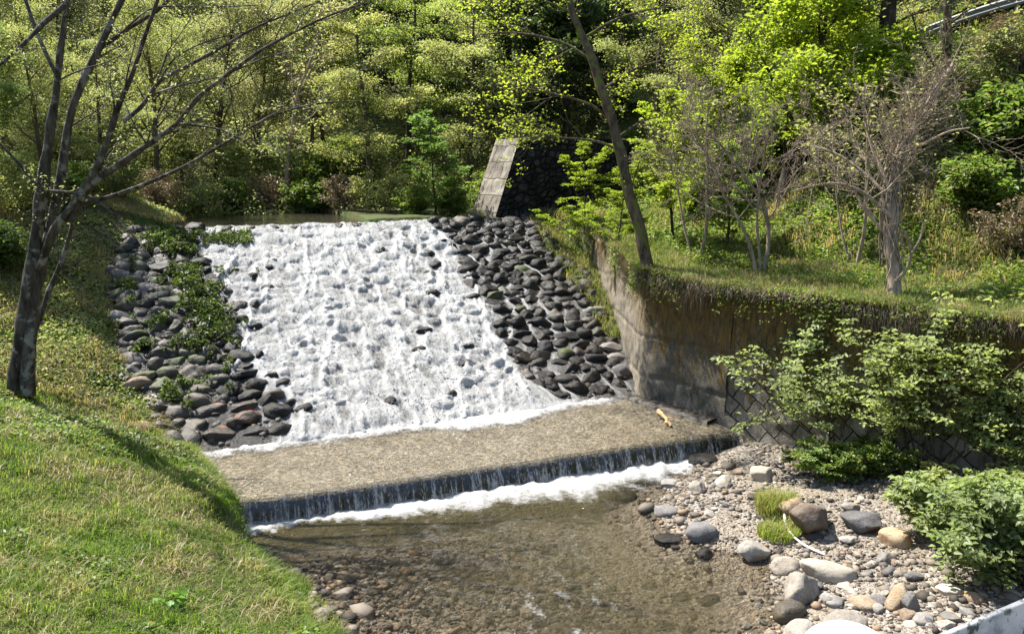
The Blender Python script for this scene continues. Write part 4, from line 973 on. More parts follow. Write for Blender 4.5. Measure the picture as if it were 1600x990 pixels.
# ------------------------------------------------------------------ trees
def unit(v): return v / (np.linalg.norm(v) + 1e-9)
def grow(rng, start, d0, length, radius, spec, lvl=0, lines=None, tips=None, nonly=None):
    """recursive branching; spec[lvl] = dict(n, ratio, ang, wob, up, flat, start)"""
    if lines is None: lines, tips = [], []
    S = spec[lvl]; n = max(3, int(length / S.get('seg', 0.35)) + 1); n = min(n, 14)
    p = np.array(start, float); d = unit(np.array(d0, float)); pts = [p.copy()]; dirs = [d.copy()]
    for i in range(n):
        d = d + rng.normal(0, S['wob'], 3); d[2] += S['up'] / n
        d = unit(d); p = p + d * length / n; pts.append(p.copy()); dirs.append(d.copy())
    pts = np.array(pts); rad = radius * np.linspace(1, S.get('taper', 0.3), n + 1)
    lines.append((pts, np.maximum(rad, 0.003)))
    branch_children(rng, pts, rad, length, spec, lvl, lines, tips)
    return lines, tips
def branch_children(rng, pts, rad, length, spec, lvl, lines, tips):
    S = spec[lvl]; n = len(pts) - 1
    if lvl + 1 < len(spec):
        C = spec[lvl + 1]; k = S['n']; k = rng.poisson(k) if k > 3 else k
        az = rng.uniform(0, 6.28)
        for j in range(max(1, k)):
            t = S.get('start', 0.25) + (1 - S.get('start', 0.25)) * (j + rng.uniform(0, 1)) / max(1, k)
            f = min(t * n, n - 1e-3); i = int(f); q_ = pts[i] + (pts[i + 1] - pts[i]) * (f - i); d = unit(pts[i + 1] - pts[i])
            az += 2.4 + rng.normal(0, 0.4)
            ref = np.array([0, 0, 1.0]) if abs(d[2]) < 0.9 else np.array([1.0, 0, 0])
            a = unit(np.cross(d, ref)); b = np.cross(d, a); ang = C['ang'] * rng.uniform(0.75, 1.25)
            c = d * math.cos(ang) + (a * math.cos(az) + b * math.sin(az)) * math.sin(ang)
            c[2] *= C.get('flat', 1.0); c[2] += C.get('lift', 0.0)
            shape = C.get('shape', lambda t: 1 - 0.55 * t)(t)
            grow(rng, q_, c, length * C['ratio'] * shape * rng.uniform(0.7, 1.25), rad[i] * C.get('rr', 0.55), spec, lvl + 1, lines, tips)
    else:
        tips.append(pts)
def tip_leaves(rng, tips, per, size, spread, up=0.7, asp=0.5, lay=0.4):
    C, D = [], []
    for pts in tips:
        k = rng.poisson(per)
        if k == 0: continue
        f = rng.uniform(0.1, 1, k) * (len(pts) - 1.001); i = f.astype(int)
        c = pts[i] + (pts[i + 1] - pts[i]) * (f - i)[:, None]
        o = rng.normal(0, spread, (k, 3)); o[:, 2] *= lay
        C.append(c + o); D.append(unit(pts[-1] - pts[0])[None] + rng.normal(0, 0.8, (k, 3)))
    C = np.concatenate(C); D = np.concatenate(D); n = len(C)
    N = rng.normal(0, 1, (n, 3)) * (1 - up); N[:, 2] = np.abs(N[:, 2]) + up
    return leaves(C, N, D, size * rng.uniform(0.6, 1.4, n), asp)

def make_tree(name, label, seed, height, r0, spec, bark, leaf, per, size, spread, group=None, up=0.6, asp=0.5, lay=0.45, stems=1, lean=(0, 0), cat='tree', extra=None, leaf2=None):
    rng = np.random.default_rng(seed); root = empty(name, (0, 0, 0), label, cat, group)
    lines, tips = [], []
    for s in range(stems):
        a = rng.uniform(0, 6.28); sp = 0.0 if stems == 1 else 0.35
        d = np.array([lean[0] + sp * math.cos(a), lean[1] + sp * math.sin(a), 1.0])
        grow(rng, np.array([0.08 * math.cos(a) * (stems > 1), 0.08 * math.sin(a) * (stems > 1), -0.25]), d, height * rng.uniform(0.85, 1.0), r0 * (1 if stems == 1 else rng.uniform(0.6, 1)), spec, 0, lines, tips)
    V, F = tubes(lines); build('trunk', V, F, bark, root, smooth=True)
    if per > 0:
        V, F = tip_leaves(rng, tips, per, size, spread, up, asp, lay); build('crown', V, F, leaf, root)
    return root

SPRING = [dict(n=13, wob=0.06, up=0.2, start=0.25, seg=0.6, taper=0.25),
          dict(n=7, ratio=0.42, ang=1.0, wob=0.12, up=0.25, rr=0.45, lift=0.15, start=0.2),
          dict(n=6, ratio=0.45, ang=0.8, wob=0.14, up=0.1, rr=0.5, flat=0.6, start=0.15),
          dict(n=0, ratio=0.5, ang=0.8, wob=0.15, up=0.0, rr=0.5, flat=0.5)]
LAYER = [dict(n=15, wob=0.05, up=0.15, start=0.2, seg=0.6, taper=0.2),
         dict(n=8, ratio=0.40, ang=1.25, wob=0.09, up=0.05, rr=0.4, start=0.15, shape=lambda t: 1.1 - 0.6 * t),
         dict(n=6, ratio=0.42, ang=0.85, wob=0.1, up=0.0, rr=0.5, flat=0.25, start=0.1),
         dict(n=0, ratio=0.5, ang=0.8, wob=0.12, up=0.0, rr=0.5, flat=0.2)]
DENSE = [dict(n=20, wob=0.04, up=0.1, start=0.12, seg=0.7, taper=0.15),
         dict(n=9, ratio=0.34, ang=1.25, wob=0.1, up=-0.1, rr=0.35, start=0.1, shape=lambda t: 1.15 - 0.95 * t),
         dict(n=5, ratio=0.42, ang=0.8, wob=0.12, up=-0.1, rr=0.5, flat=0.5, start=0.1),
         dict(n=0, ratio=0.5, ang=0.8, wob=0.15, up=-0.1, rr=0.5)]
BARE = [dict(n=9, wob=0.10, up=0.15, start=0.3, seg=0.4, taper=0.3),
        dict(n=7, ratio=0.60, ang=0.9, wob=0.16, up=0.25, rr=0.5, lift=0.1, start=0.15),
        dict(n=7, ratio=0.5, ang=0.75, wob=0.18, up=0.15, rr=0.5, start=0.15),
        dict(n=5, ratio=0.5, ang=0.7, wob=0.2, up=0.05, rr=0.5, start=0.15),
        dict(n=0, ratio=0.5, ang=0.7, wob=0.2, up=0.0, rr=0.55)]
SHRUB = [dict(n=6, wob=0.12, up=0.1, start=0.15, seg=0.3, taper=0.35),
         dict(n=6, ratio=0.55, ang=0.8, wob=0.15, up=0.1, rr=0.5, start=0.15),
         dict(n=0, ratio=0.45, ang=0.9, wob=0.15, up=0.0, rr=0.5, flat=0.6)]

PROTO = {}
def proto(key, *a, **k):
    PROTO[key] = (a, k); return key
made = {}
def put(key, px, Y, scale, label, group=None, rz=None, name=None, at=None):
    """first use builds the tree, later uses copy it and its parts"""
    rr = np.random.default_rng(int(px * 13 + Y * 101)); p = at if at is not None else Gd(px, Y); rz = rr.uniform(0, 6.28) if rz is None else rz
    if key not in made:
        a, k = PROTO[key]; made[key] = make_tree(*a, **k); o = made[key]; o['label'] = label
        if group: o['group'] = group
        o.location = p; o.rotation_euler = (0, 0, rz); o.scale = (scale,) * 3
        return o
    return copy_thing(made[key], p, rz, scale, label, group)

proto('spring_a', 'spring_tree', '', 501, 10.0, 0.14, SPRING, 'bark_brown', 'leaf_spring', 32, 0.09, 0.30, up=0.45)
proto('spring_b', 'spring_tree', '', 502, 9.0, 0.12, SPRING, 'bark_dark', 'leaf_olive', 26, 0.088, 0.30, up=0.45)
proto('green_a', 'layered_tree', '', 503, 10.0, 0.15, LAYER, 'bark_dark', 'leaf_green', 27, 0.10, 0.25, up=0.6, lay=0.3)
proto('green_b', 'layered_tree', '', 504, 9.0, 0.13, LAYER, 'bark_brown', 'leaf_spring', 25, 0.10, 0.25, up=0.6, lay=0.3)
proto('dark_a', 'evergreen_tree', '', 505, 12.0, 0.2, DENSE, 'bark_dark', 'leaf_dark', 16, 0.2, 0.2, up=0.35)
proto('dark_b', 'evergreen_tree', '', 506, 11.0, 0.18, DENSE, 'bark_dark', 'leaf_dark', 14, 0.22, 0.2, up=0.35)
proto('bright', 'broadleaf_tree', '', 507, 6.4, 0.13, [dict(SPRING[0], n=16, start=0.15), dict(SPRING[1], n=9, ratio=0.5), dict(SPRING[2], n=7), SPRING[3]], 'bark_dark', 'leaf_bright', 19, 0.115, 0.18, up=0.55)
proto('bare_a', 'bare_tree', '', 508, 4.0, 0.06, BARE, 'bark_grey', 'leaf_spring', 0, 0.1, 0.1, stems=3)
proto('bare_b', 'bare_tree', '', 509, 3.6, 0.05, BARE, 'bark_grey', 'leaf_spring', 0.25, 0.09, 0.1, stems=2)
proto('bare_tall', 'bare_tree', '', 510, 8.5, 0.10, [dict(BARE[0], n=12), dict(BARE[1], ratio=0.42), BARE[2], BARE[3], BARE[4]], 'bark_grey', 'leaf_olive', 0.5, 0.13, 0.15)
proto('sapling', 'young_tree', '', 511, 3.6, 0.05, [dict(LAYER[0], n=14, start=0.1), dict(LAYER[1], ratio=0.42, ang=1.0, lift=0.15, n=7), LAYER[2], LAYER[3]], 'bark_dark', 'leaf_fresh', 10, 0.10, 0.09, up=0.7, lay=0.3)
proto('fir', 'young_conifer', '', 512, 3.1, 0.045, [dict(LAYER[0], n=14, start=0.15), dict(LAYER[1], ratio=0.5, ang=1.05, n=9, up=0.2, lift=0.1), dict(LAYER[2], ratio=0.3, flat=0.5), LAYER[3]], 'bark_dark', 'leaf_bright', 12, 0.085, 0.06, up=0.7, lay=0.3, asp=0.3)
proto('shrub_green', 'shrub', '', 513, 1.6, 0.02, SHRUB, 'bark_brown', 'leaf_cover', 16, 0.13, 0.12, stems=7, cat='shrub')
proto('shrub_spring', 'shrub', '', 514, 2.0, 0.02, SHRUB, 'bark_brown', 'leaf_spring', 13, 0.12, 0.13, stems=7, cat='shrub')
proto('shrub_dry', 'shrub', '', 515, 1.5, 0.018, [dict(SHRUB[0]), dict(SHRUB[1], n=7), dict(BARE[3], n=5, ratio=0.5), dict(SHRUB[2])], 'bark_grey', 'leaf_dead', 1.2, 0.09, 0.1, stems=8, cat='shrub')

# woodland behind: each tree stands on the valley floor or hillside
gl_, gc_, gr_ = 'spring trees behind the left bank', 'trees filling the middle of the background', 'trees on the right hillside'
put('spring_a', 40, 27, 0.95, 'olive spring tree seen through the stems of the front tree, far left edge', gl_)
put('spring_b', 150, 31, 1.05, 'brownish spring tree second from the left edge behind the front tree', gl_)
put('spring_a', 262, 29.5, 0.8, 'light yellow-green tree above the dry grass left of the pond', gl_)
put('spring_b', 350, 35, 1.1, 'olive tree standing beyond the left end of the pond', gl_)
put('bare_tall', 455, 33, 1.05, 'grey leafless tree with fine twigs above the pond', gl_)
put('spring_a', 520, 39, 1.15, 'tall olive tree right of the grey leafless tree', gl_)
put('bare_tall', 330, 41, 1.3, 'grey twiggy tree high behind the olive trees on the left', gl_)
put('spring_b', 60, 40, 1.4, 'large brownish tree high in the top left corner', gl_)
put('spring_a', 215, 44, 1.5, 'tall yellow-olive tree high behind the front tree stems', gl_)
put('bare_tall', 120, 35, 1.2, 'grey leafless tree behind the main fork of the front tree', gl_)
put('spring_b', -60, 33, 1.3, 'olive tree cut by the left edge of the picture', gl_)
put('spring_a', 430, 50, 1.7, 'tall pale olive tree at the top between front tree branches', gl_)
put('green_b', 590, 33, 0.95, 'yellow-green layered tree over the pond outlet', gc_)
put('green_a', 640, 39, 1.15, 'mid green layered tree left of the dark evergreens', gc_)
put('green_b', 735, 36, 1.15, 'olive layered tree rising behind the stone abutment', gc_)
put('dark_a', 800, 40, 1.1, 'dark evergreen directly behind the stone abutment', gc_)
put('dark_b', 880, 37, 1.0, 'dark evergreen behind the right part of the abutment', gc_)
put('dark_a', 700, 46, 1.3, 'tall dark evergreen left of the middle of the background', gc_)
put('dark_b', 960, 42, 1.2, 'dark evergreen between the leaning trunk and the bright tree', gc_)
put('dark_a', 1050, 38, 1.05, 'dark evergreen at the left side of the bright yellow-green tree', gc_)
put('dark_b', 590, 52, 1.5, 'tall dark evergreen beyond the layered trees', gc_)
put('dark_a', 870, 54, 1.6, 'tallest dark evergreen at the top of the picture', gc_)
put('green_a', 830, 47, 1.2, 'green layered tree showing between the dark evergreens', gc_)
put('green_b', 1010, 33, 0.9, 'olive layered tree behind the leaning mossy trunk', gc_)
put('dark_b', 1120, 47, 1.4, 'dark evergreen behind the top of the bright tree', gr_)
put('dark_a', 1240, 44, 1.3, 'dark evergreen beyond the road, right of the bright tree', gr_)
put('dark_b', 1400, 40, 1.2, 'dark evergreen beyond the road above the guard rail', gr_)
put('dark_a', 1540, 38, 1.1, 'dark evergreen beyond the road in the top right corner', gr_)
put('bright', 1205, 23.0, 1.35, 'bright yellow-green broadleaf tree, most vivid crown, on the right hillside')
put('spring_b', 1130, 29, 0.75, 'yellowish tree between the leaning trunk and the bright tree', gr_)
put('bright', 1082, 25.5, 0.85, 'smaller bright yellow-green tree between the leaning trunk and the brightest tree', gr_)
put('bright', 1290, 27.5, 0.9, 'vivid green tree just left of the thickest hillside trunk', gr_)
put('green_a', 5, 21.5, 0.55, 'low fresh green tree behind the foot of the front tree, left edge', gl_)
put('spring_a', 90, 22.5, 0.5, 'small yellow-green tree right behind the front tree trunk', gl_)
put('green_b', 178, 25.5, 0.6, 'small leafy tree behind the lowest front tree branch', gl_)
put('spring_a', 300, 33.5, 0.8, 'yellow-green tree left of the pond, behind the straw shrub', gl_)
put('spring_b', 405, 37.5, 1.0, 'olive tree between the two grey leafless trees', gl_)
put('green_b', 490, 36, 0.85, 'fresh yellow-green tree over the right half of the pond', gl_)
put('sapling', 684, 28.8, 1.05, 'pale green maple-like young tree left of the stone abutment')
put('fir', 893, 22.5, 1.05, 'feathery yellow-green young conifer in front of the dark abutment wall', at=Pg(908, 392))
put('fir', 960, 23.5, 0.8, 'smaller feathery conifer between the first conifer and the leaning trunk')
put('fir', 1048, 22.0, 1.15, 'feathery yellow-green sapling between the leaning trunk and the slender bare sapling')
put('sapling', 1130, 21.0, 0.8, 'fresh green sapling at the foot of the bright trees, above the terrace')
put('bare_b', 1088, 20.0, 1.25, 'slender bare sapling right of the leaning mossy trunk')
put('bare_a', 1186, 18.6, 1.15, 'many-stemmed bare brown tree left of the vine-wrapped trunk')
put('bare_a', 1300, 21.5, 0.8, 'bare twiggy tree on the shaded part of the hillside')
put('bare_b', 1330, 18.6, 1.2, 'pale bare tree leaning left of the vine-wrapped trunk', rz=2.0)

# shrubs of the understory
gs_ = 'shrubs of the valley floor'
for px, Y, key, sc, lab in ((372, 31.5, 'shrub_green', 0.9, 'low green shrub at the left end of the pond'), (430, 32.5, 'shrub_dry', 1.0, 'brown twiggy shrub on the pond bank'),
        (492, 32, 'shrub_green', 1.0, 'green shrub in the middle of the pond bank'), (545, 31, 'shrub_dry', 1.0, 'dark dry shrub at the right end of the pond'),
        (600, 30.2, 'shrub_spring', 0.8, 'grey-green shrub just right of the pond'), (650, 29.4, 'shrub_green', 0.75, 'dense green shrub at the foot of the pale young tree'),
        (712, 29.0, 'shrub_green', 0.7, 'dark green shrub touching the sunlit end of the abutment'), (320, 29.5, 'shrub_spring', 0.9, 'yellow-green shrub above the top left of the cascade'),
        (265, 27.5, 'shrub_dry', 1.0, 'straw coloured shrub on the bank left of the cascade top'), (205, 25.0, 'shrub_spring', 0.8, 'yellow-green shrub left of the upper stones'),
        (140, 23.0, 'shrub_green', 0.75, 'green shrub right behind the front tree trunk'), (60, 21.5, 'shrub_spring', 0.9, 'leafy shrub behind the left side of the front trunk'),
        (40, 25.5, 'shrub_spring', 1.3, 'tall yellow-green shrub behind the front tree, left of its trunk'), (175, 28.5, 'shrub_spring', 1.4, 'tall yellow-green shrub right of the front tree trunk'),
        (235, 30.5, 'shrub_spring', 1.5, 'large loose shrub behind the straw shrub'), (100, 32, 'shrub_spring', 1.6, 'large olive shrub deep behind the front tree'), (385, 34.5, 'shrub_spring', 1.6, 'large olive shrub above the pond bank'), (470, 34.5, 'shrub_spring', 1.5, 'loose spring shrub above the middle of the pond'), (535, 34, 'shrub_green', 1.5, 'large green shrub above the right end of the pond'),
        (10, 19.0, 'shrub_green', 0.8, 'green shrub at the left edge beside the front trunk'), (110, 28.0, 'shrub_dry', 1.1, 'dry brown shrub deeper behind the front tree'),
        (580, 35, 'shrub_spring', 1.1, 'olive shrub under the layered trees'), (770, 32, 'shrub_green', 1.0, 'green shrub showing over the abutment top'),
        (880, 33, 'shrub_dry', 1.2, 'brown brush above the abutment coping')):
    put(key, px, Y, sc, lab, gs_)
gh_ = 'shrubs on the right hillside'
for px, py, key, sc, lab in ((1560, 250, 'shrub_green', 1.3, 'dark green shrub at the right edge halfway up the hillside'), (1500, 160, 'shrub_spring', 1.0, 'yellow-green shrub below the guard rail'),
        (1580, 120, 'shrub_dry', 1.2, 'brown brush below the guard rail at the right edge'), (1520, 330, 'shrub_green', 0.9, 'green shrub right of the vine-wrapped trunk'),
        (1455, 210, 'shrub_dry', 1.1, 'tangled dry shrub above the vine-wrapped trunk'), (1280, 180, 'shrub_dry', 1.2, 'dry brown shrub right of the bright tree'),
        (1340, 150, 'shrub_spring', 0.9, 'small yellow shrub at the foot of the thick upper trunk'), (1090, 330, 'shrub_green', 0.8, 'dark green shrub in the shade behind the bare sapling'),
        (1030, 300, 'shrub_spring', 0.9, 'yellow-green shrub behind the leaning trunk'), (1590, 400, 'shrub_dry', 0.9, 'straw brush at the right edge above the terrace'),
        (1240, 260, 'shrub_green', 1.0, 'deep green shrub in the dark hollow of the hillside'), (1150, 300, 'shrub_green', 1.0, 'green shrub below the bright tree')):
    put(key, px, 0, sc, lab, gh_, at=Pg(px, py))

# ---- custom trees traced from the photograph, each stem at its own depth
def trace(pts, w0, w1, Y0, Y1, n=None):
    """stem through picture points, widths in picture px, depth running from Y0 to Y1"""
    pts = np.array(pts, float); seg = np.concatenate([[0], np.cumsum(np.hypot(*np.diff(pts, axis=0).T))]); seg /= seg[-1]
    n = n or max(6, len(pts) * 3); t = np.linspace(0, 1, n)
    px = np.interp(t, seg, pts[:, 0]); py = np.interp(t, seg, pts[:, 1]); Yd = Y0 + (Y1 - Y0) * t
    k = np.ones(3) / 3
    if n > 5: px[1:-1] = np.convolve(px, k, 'valid'); py[1:-1] = np.convolve(py, k, 'valid')
    P = np.array([Py(a, b, c) for a, b, c in zip(px, py, Yd)])
    r = 0.5 * np.linspace(w0, w1, n) * Yd / FOC * 1.03
    return P, r
TWIG = [dict(n=6, wob=0.1, up=0.1, start=0.1, seg=0.3, taper=0.3), dict(n=6, ratio=0.5, ang=0.6, wob=0.14, up=0.1, rr=0.5, lift=0.15, start=0.1), dict(n=5, ratio=0.5, ang=0.7, wob=0.16, up=0.1, rr=0.55, start=0.1), dict(n=0, ratio=0.5, ang=0.7, wob=0.18, up=0, rr=0.6)]
def traced_tree(name, label, root_xyz, stems, bark, leaf, per, size, seed, twigs=1.0, tw_len=1.6, cat='tree', lay=0.4, extra_tips=(), tw_dir=(0.3, 0, 0.5)):
    rng = np.random.default_rng(seed); root = empty(name, tuple(root_xyz), label, cat); lines, tips = [], []
    for P, r, dens in stems:
        lines.append((P, r)); L = np.linalg.norm(np.diff(P, axis=0), axis=1).sum(); k = rng.poisson(dens * twigs * L)
        for j in range(k):
            f = rng.uniform(0.2, 1.0) * (len(P) - 1.001); i = int(f); s0 = P[i] + (P[i + 1] - P[i]) * (f - i); d = unit(P[i + 1] - P[i])
            c = unit(d * 0.8 + rng.normal(0, 0.55, 3) + np.array(tw_dir))
            rad = min(0.018, r[i] * 0.5)
            grow(rng, s0, c, tw_len * rng.uniform(0.5, 1.2), max(rad, 0.006), TWIG, 1, lines, tips)
    V, F = tubes(lines, 7); child(build('trunk', V, F, bark, smooth=True), root)
    if per > 0 and tips:
        V, F = tip_leaves(rng, tips, per, size, 0.10, 0.6, 0.55, lay); child(build('crown', V, F, leaf), root)
    return root

YF = float(Pg(30, 614)[1])
S = []
WS = 0.78
def st(pts, w0, w1, y0, y1, dens): S.append((*trace(pts, w0 * WS, w1 * WS, y0, y1), dens))
st([(20, 622), (24, 600), (36, 510), (50, 420), (60, 340), (68, 280), (76, 220), (85, 170), (90, 115), (96, 65), (106, 0), (112, -50)], 34, 7, YF, YF + 0.2, 0.5)
st([(44, 618), (42, 590), (52, 500), (60, 425), (78, 360), (92, 300), (100, 240), (108, 180), (128, 130), (158, 70), (178, 25), (196, -10), (215, -60)], 26, 9, YF - 0.12, YF + 0.8, 0.6)
st([(62, 420), (85, 355), (112, 325), (135, 285), (148, 275), (173, 207), (182, 172), (207, 117), (230, 45), (242, 15), (262, -50)], 17, 5, YF - 0.1, YF - 1.0, 0.8)
st([(110, 345), (140, 287), (187, 257), (240, 220), (280, 193), (300, 160), (330, 135), (360, 113), (400, 83), (450, 55), (505, 28), (560, 8)], 15, 3, YF - 0.2, YF - 1.4, 1.6)
st([(100, 345), (125, 316), (160, 312), (230, 287), (290, 260), (350, 225), (400, 193), (450, 171), (505, 160), (560, 158)], 10, 2.5, YF - 0.2, YF + 1.2, 1.6)
st([(280, 194), (310, 196), (345, 202), (378, 218)], 5, 2, YF - 0.8, YF - 0.6, 1.5)
st([(150, 80), (200, 45), (245, 18), (270, -5), (300, -30)], 9, 5, YF + 0.7, YF + 1.4, 1.0)
st([(192, 190), (225, 165), (245, 128), (256, 121), (300, 100), (350, 72), (400, 42), (450, 22), (500, 2)], 9, 3, YF - 0.6, YF + 0.8, 1.6)
st([(243, 146), (290, 131), (330, 123), (360, 118)], 5, 2, YF - 0.2, YF + 0.2, 1.5)
st([(252, 121), (268, 94), (300, 74), (345, 58), (385, 50)], 4, 2, YF, YF + 0.7, 1.5)
st([(75, 298), (110, 300), (140, 307), (165, 322), (200, 358), (236, 402)], 6, 2, YF - 0.25, YF - 0.9, 0.5)
st([(104, 5), (85, 22), (66, 38), (50, 56), (20, 84), (-20, 118)], 11, 6, YF + 0.1, YF - 1.2, 0.6)
st([(56, 514), (80, 445), (102, 395), (115, 340), (128, 300), (160, 250), (190, 215)], 11, 3, YF + 0.5, YF + 1.5, 0.6)
st([(196, 45), (235, 10), (300, 10), (345, 12), (400, 8)], 4, 2, YF + 0.7, YF + 0.2, 1.5)
st([(66, 300), (30, 255), (-10, 215), (-60, 180)], 7, 4, YF, YF - 0.4, 0.8)
st([(90, 120), (60, 60), (40, 0), (10, -80)], 8, 5, YF + 0.1, YF + 0.9, 0.8)
ft = traced_tree('front_tree', 'large forked tree with dark bare branches and grey mottled bark on the left grass bank', Py(30, 620, YF), S, 'bark_front', 'leaf_spring', 1.6, 0.055, 601, 1.25, 1.6)
WS = 1.0

S = []; WS = 0.78
st([(1014, 432), (1008, 400), (1000, 360), (990, 325), (978, 280), (968, 230), (955, 185), (940, 140), (926, 95), (910, 55), (893, 15), (880, -40), (870, -120)], 25, 9, 19.2, 20.6, 0.2)
st([(955, 190), (930, 165), (880, 150), (830, 140), (780, 128)], 6, 2, 20.0, 18.8, 1.8)
st([(968, 235), (935, 220), (890, 216), (845, 213), (800, 205)], 6, 2, 19.9, 20.6, 1.8)
st([(940, 142), (985, 110), (1030, 95), (1080, 90)], 6, 2, 20.2, 21.0, 1.8)
st([(928, 98), (890, 70), (840, 55), (790, 50), (750, 55)], 6, 2, 20.3, 21.4, 1.8)
st([(912, 60), (960, 30), (1010, 15), (1060, 10)], 6, 2, 20.4, 19.4, 1.8)
st([(965, 215), (1000, 190), (1040, 180)], 5, 2, 20.0, 19.4, 1.5)
st([(900, 25), (860, 5), (820, -10), (770, -20)], 5, 2, 20.5, 19.5, 1.8)
traced_tree('leaning_tree', 'leaning mossy trunk with flat yellow-green sprays, rooted on top of the concrete wall', Py(1014, 425, 19.2), S, 'bark_moss', 'leaf_bright', 2.4, 0.08, 602, 1.3, 1.6, lay=0.2, tw_dir=(0, 0, 0.0)); WS = 1.0

S = []
st([(1397, 462), (1396, 430), (1393, 385), (1390, 340), (1391, 300), (1396, 265), (1408, 235), (1425, 205), (1445, 175), (1465, 140), (1490, 100)], 25, 8, 15.6, 16.4, 2.2)
st([(1392, 300), (1375, 260), (1360, 225), (1352, 190)], 8, 3, 15.8, 16.4, 3)
st([(1393, 340), (1350, 300), (1310, 285), (1270, 290), (1235, 300)], 7, 2, 15.7, 15.2, 3)
st([(1391, 310), (1345, 265), (1300, 235), (1262, 228)], 7, 2, 15.8, 16.8, 3)
st([(1394, 380), (1365, 345), (1340, 315), (1325, 250)], 6, 2, 15.7, 15.9, 3)
st([(1408, 235), (1445, 225), (1480, 205), (1515, 200)], 6, 2, 16.0, 15.4, 3)
st([(1400, 440), (1418, 420), (1425, 390), (1412, 360)], 6, 3, 15.5, 15.3, 1)
st([(1425, 395), (1440, 370), (1443, 345)], 4, 2, 15.3, 15.2, 1)
P, r_, _ = S[0]; rv = np.random.default_rng(5)
for j in range(46):
    a0 = rv.uniform(0, 6.28); f0 = rv.uniform(0, 0.5); f1 = min(1.0, f0 + rv.uniform(0.3, 0.6)); tq = np.linspace(f0, f1, 16) * (len(P) - 1.001); iq = tq.astype(int)
    c_ = P[iq] + (P[iq + 1] - P[iq]) * (tq - iq)[:, None]; rr_ = np.interp(tq, np.arange(len(P)), r_) * rv.uniform(1.0, 1.7); aa = a0 + np.linspace(0, rv.uniform(-4, 4), 16)
    S.append((c_ + np.stack([np.cos(aa) * rr_, np.sin(aa) * rr_, 0 * aa], 1) + rv.normal(0, 0.012, (16, 3)), np.full(16, rv.uniform(0.006, 0.016)), 0.7 if f1 > 0.6 else 0.1))
traced_tree('vine_wrapped_tree', 'trunk wrapped in pale dead vines with tangled bare twigs, on the terrace', Py(1397, 458, 15.6), S, 'bark_grey', 'leaf_olive', 0.2, 0.06, 603, 1.35, 1.25, tw_dir=(0.1, 0, 0.25))

p = Pg(1384, 160); S = []
st([(1384, 165), (1385, 110), (1386, 60), (1388, 10), (1392, -60), (1398, -180)], 27, 17, p[1], p[1] + 0.3, 0.1)
st([(1388, -20), (1350, -70), (1300, -120)], 9, 4, p[1], p[1] - 1, 1.5)
st([(1390, -60), (1430, -120), (1480, -160)], 9, 4, p[1], p[1] + 1, 1.5)
st([(1386, 45), (1420, 25), (1455, 15)], 5, 2, p[1], p[1] - 0.8, 1.5)
st([(1386, 30), (1350, 15), (1310, 8)], 5, 2, p[1], p[1] - 0.8, 1.5)
traced_tree('hillside_tree', 'thickest straight dark trunk on the upper right hillside, in front of the guard rail', p, S, 'bark_dark', 'leaf_spring', 4, 0.11, 604, 1.0, 1.5)
p = Pg(1478, 172); S = []
st([(1476, 175), (1479, 120), (1481, 60), (1480, 0), (1484, -80), (1490, -180)], 13, 8, p[1], p[1] + 0.2, 0.2)
st([(1480, -10), (1510, -60), (1550, -110)], 6, 3, p[1], p[1] - 1, 1.5)
st([(1476, 120), (1455, 95), (1435, 60), (1425, 20)], 6, 2, p[1], p[1] - 0.5, 0.8)
st([(1481, 40), (1520, 10), (1560, 0)], 4, 2, p[1], p[1] - 1, 1.5)
traced_tree('hillside_tree', 'slim grey trunk on the upper right hillside, right of the thickest dark trunk', p, S, 'bark_brown', 'leaf_spring', 4, 0.11, 605, 1.0, 1.4)

# ---- pale green bushes in front of the block wall
def bush(label, px, py, Y, wpx, hpx, seed, leaf, nst, size, per, name='bush'):
    """stems fan out from the base, flat leaf rosettes on arching twigs"""
    rng = np.random.default_rng(seed); base = Pg(px, py); k = base[1] / FOC * 1.03
    root = empty(name, tuple(base), label, 'bush'); lines, tips = [], []
    spec = [dict(n=7, wob=0.08, up=-0.1, start=0.3, seg=0.3, taper=0.4), dict(n=6, ratio=0.42, ang=0.8, wob=0.12, up=0.05, rr=0.5, start=0.1), dict(n=0, ratio=0.5, ang=0.8, wob=0.12, up=0.0, rr=0.5, flat=0.45)]
    for i in range(nst):
        a = (i + rng.uniform(-0.4, 0.4)) / nst * 6.28
        e = rng.uniform(0.25, 1.0); d = np.array([math.cos(a) * wpx * k * 0.5 * e, math.sin(a) * wpx * k * 0.28 * e, hpx * k * rng.uniform(0.65, 0.95)])
        grow(rng, base + np.array([0.12 * math.cos(a), 0.12 * math.sin(a), -0.1]), d, np.linalg.norm(d), rng.uniform(0.016, 0.03), spec, 0, lines, tips)
    V, F = tubes(lines, 6); child(build('stem', V, F, 'bark_brown', smooth=True), root)
    C, N, D = [], [], []
    for pts in tips:
        for c in pts[[1, -1]] if len(pts) > 2 else pts[-1:]:
            n = rng.poisson(per); a0 = rng.uniform(0, 6.28); nn = unit(np.array([rng.normal(-0.15, 0.3), rng.normal(-0.05, 0.3), 1.0]))
            for j in range(n):
                a = a0 + j * 6.28 / max(1, n) + rng.normal(0, 0.2); dd = np.array([math.cos(a), math.sin(a), rng.normal(-0.1, 0.15)])
                C.append(c + dd * size * rng.uniform(0.5, 1.1)); N.append(nn + rng.normal(0, 0.22, 3)); D.append(dd)
    C = np.array(C); V, F = leaves(C, np.array(N), np.array(D), size * rng.uniform(0.7, 1.3, len(C)), 0.55)
    child(build('foliage', V, F, leaf), root); return root
bush('wide pale green bush with arching stems, left one in front of the block wall', 1305, 705, 0, 330, 235, 701, 'leaf_pale', 19, 0.105, 4.5)
bush('tall pale green bush with upright dark stem, right one before the block wall', 1450, 742, 0, 330, 290, 702, 'leaf_pale', 20, 0.105, 4.5)
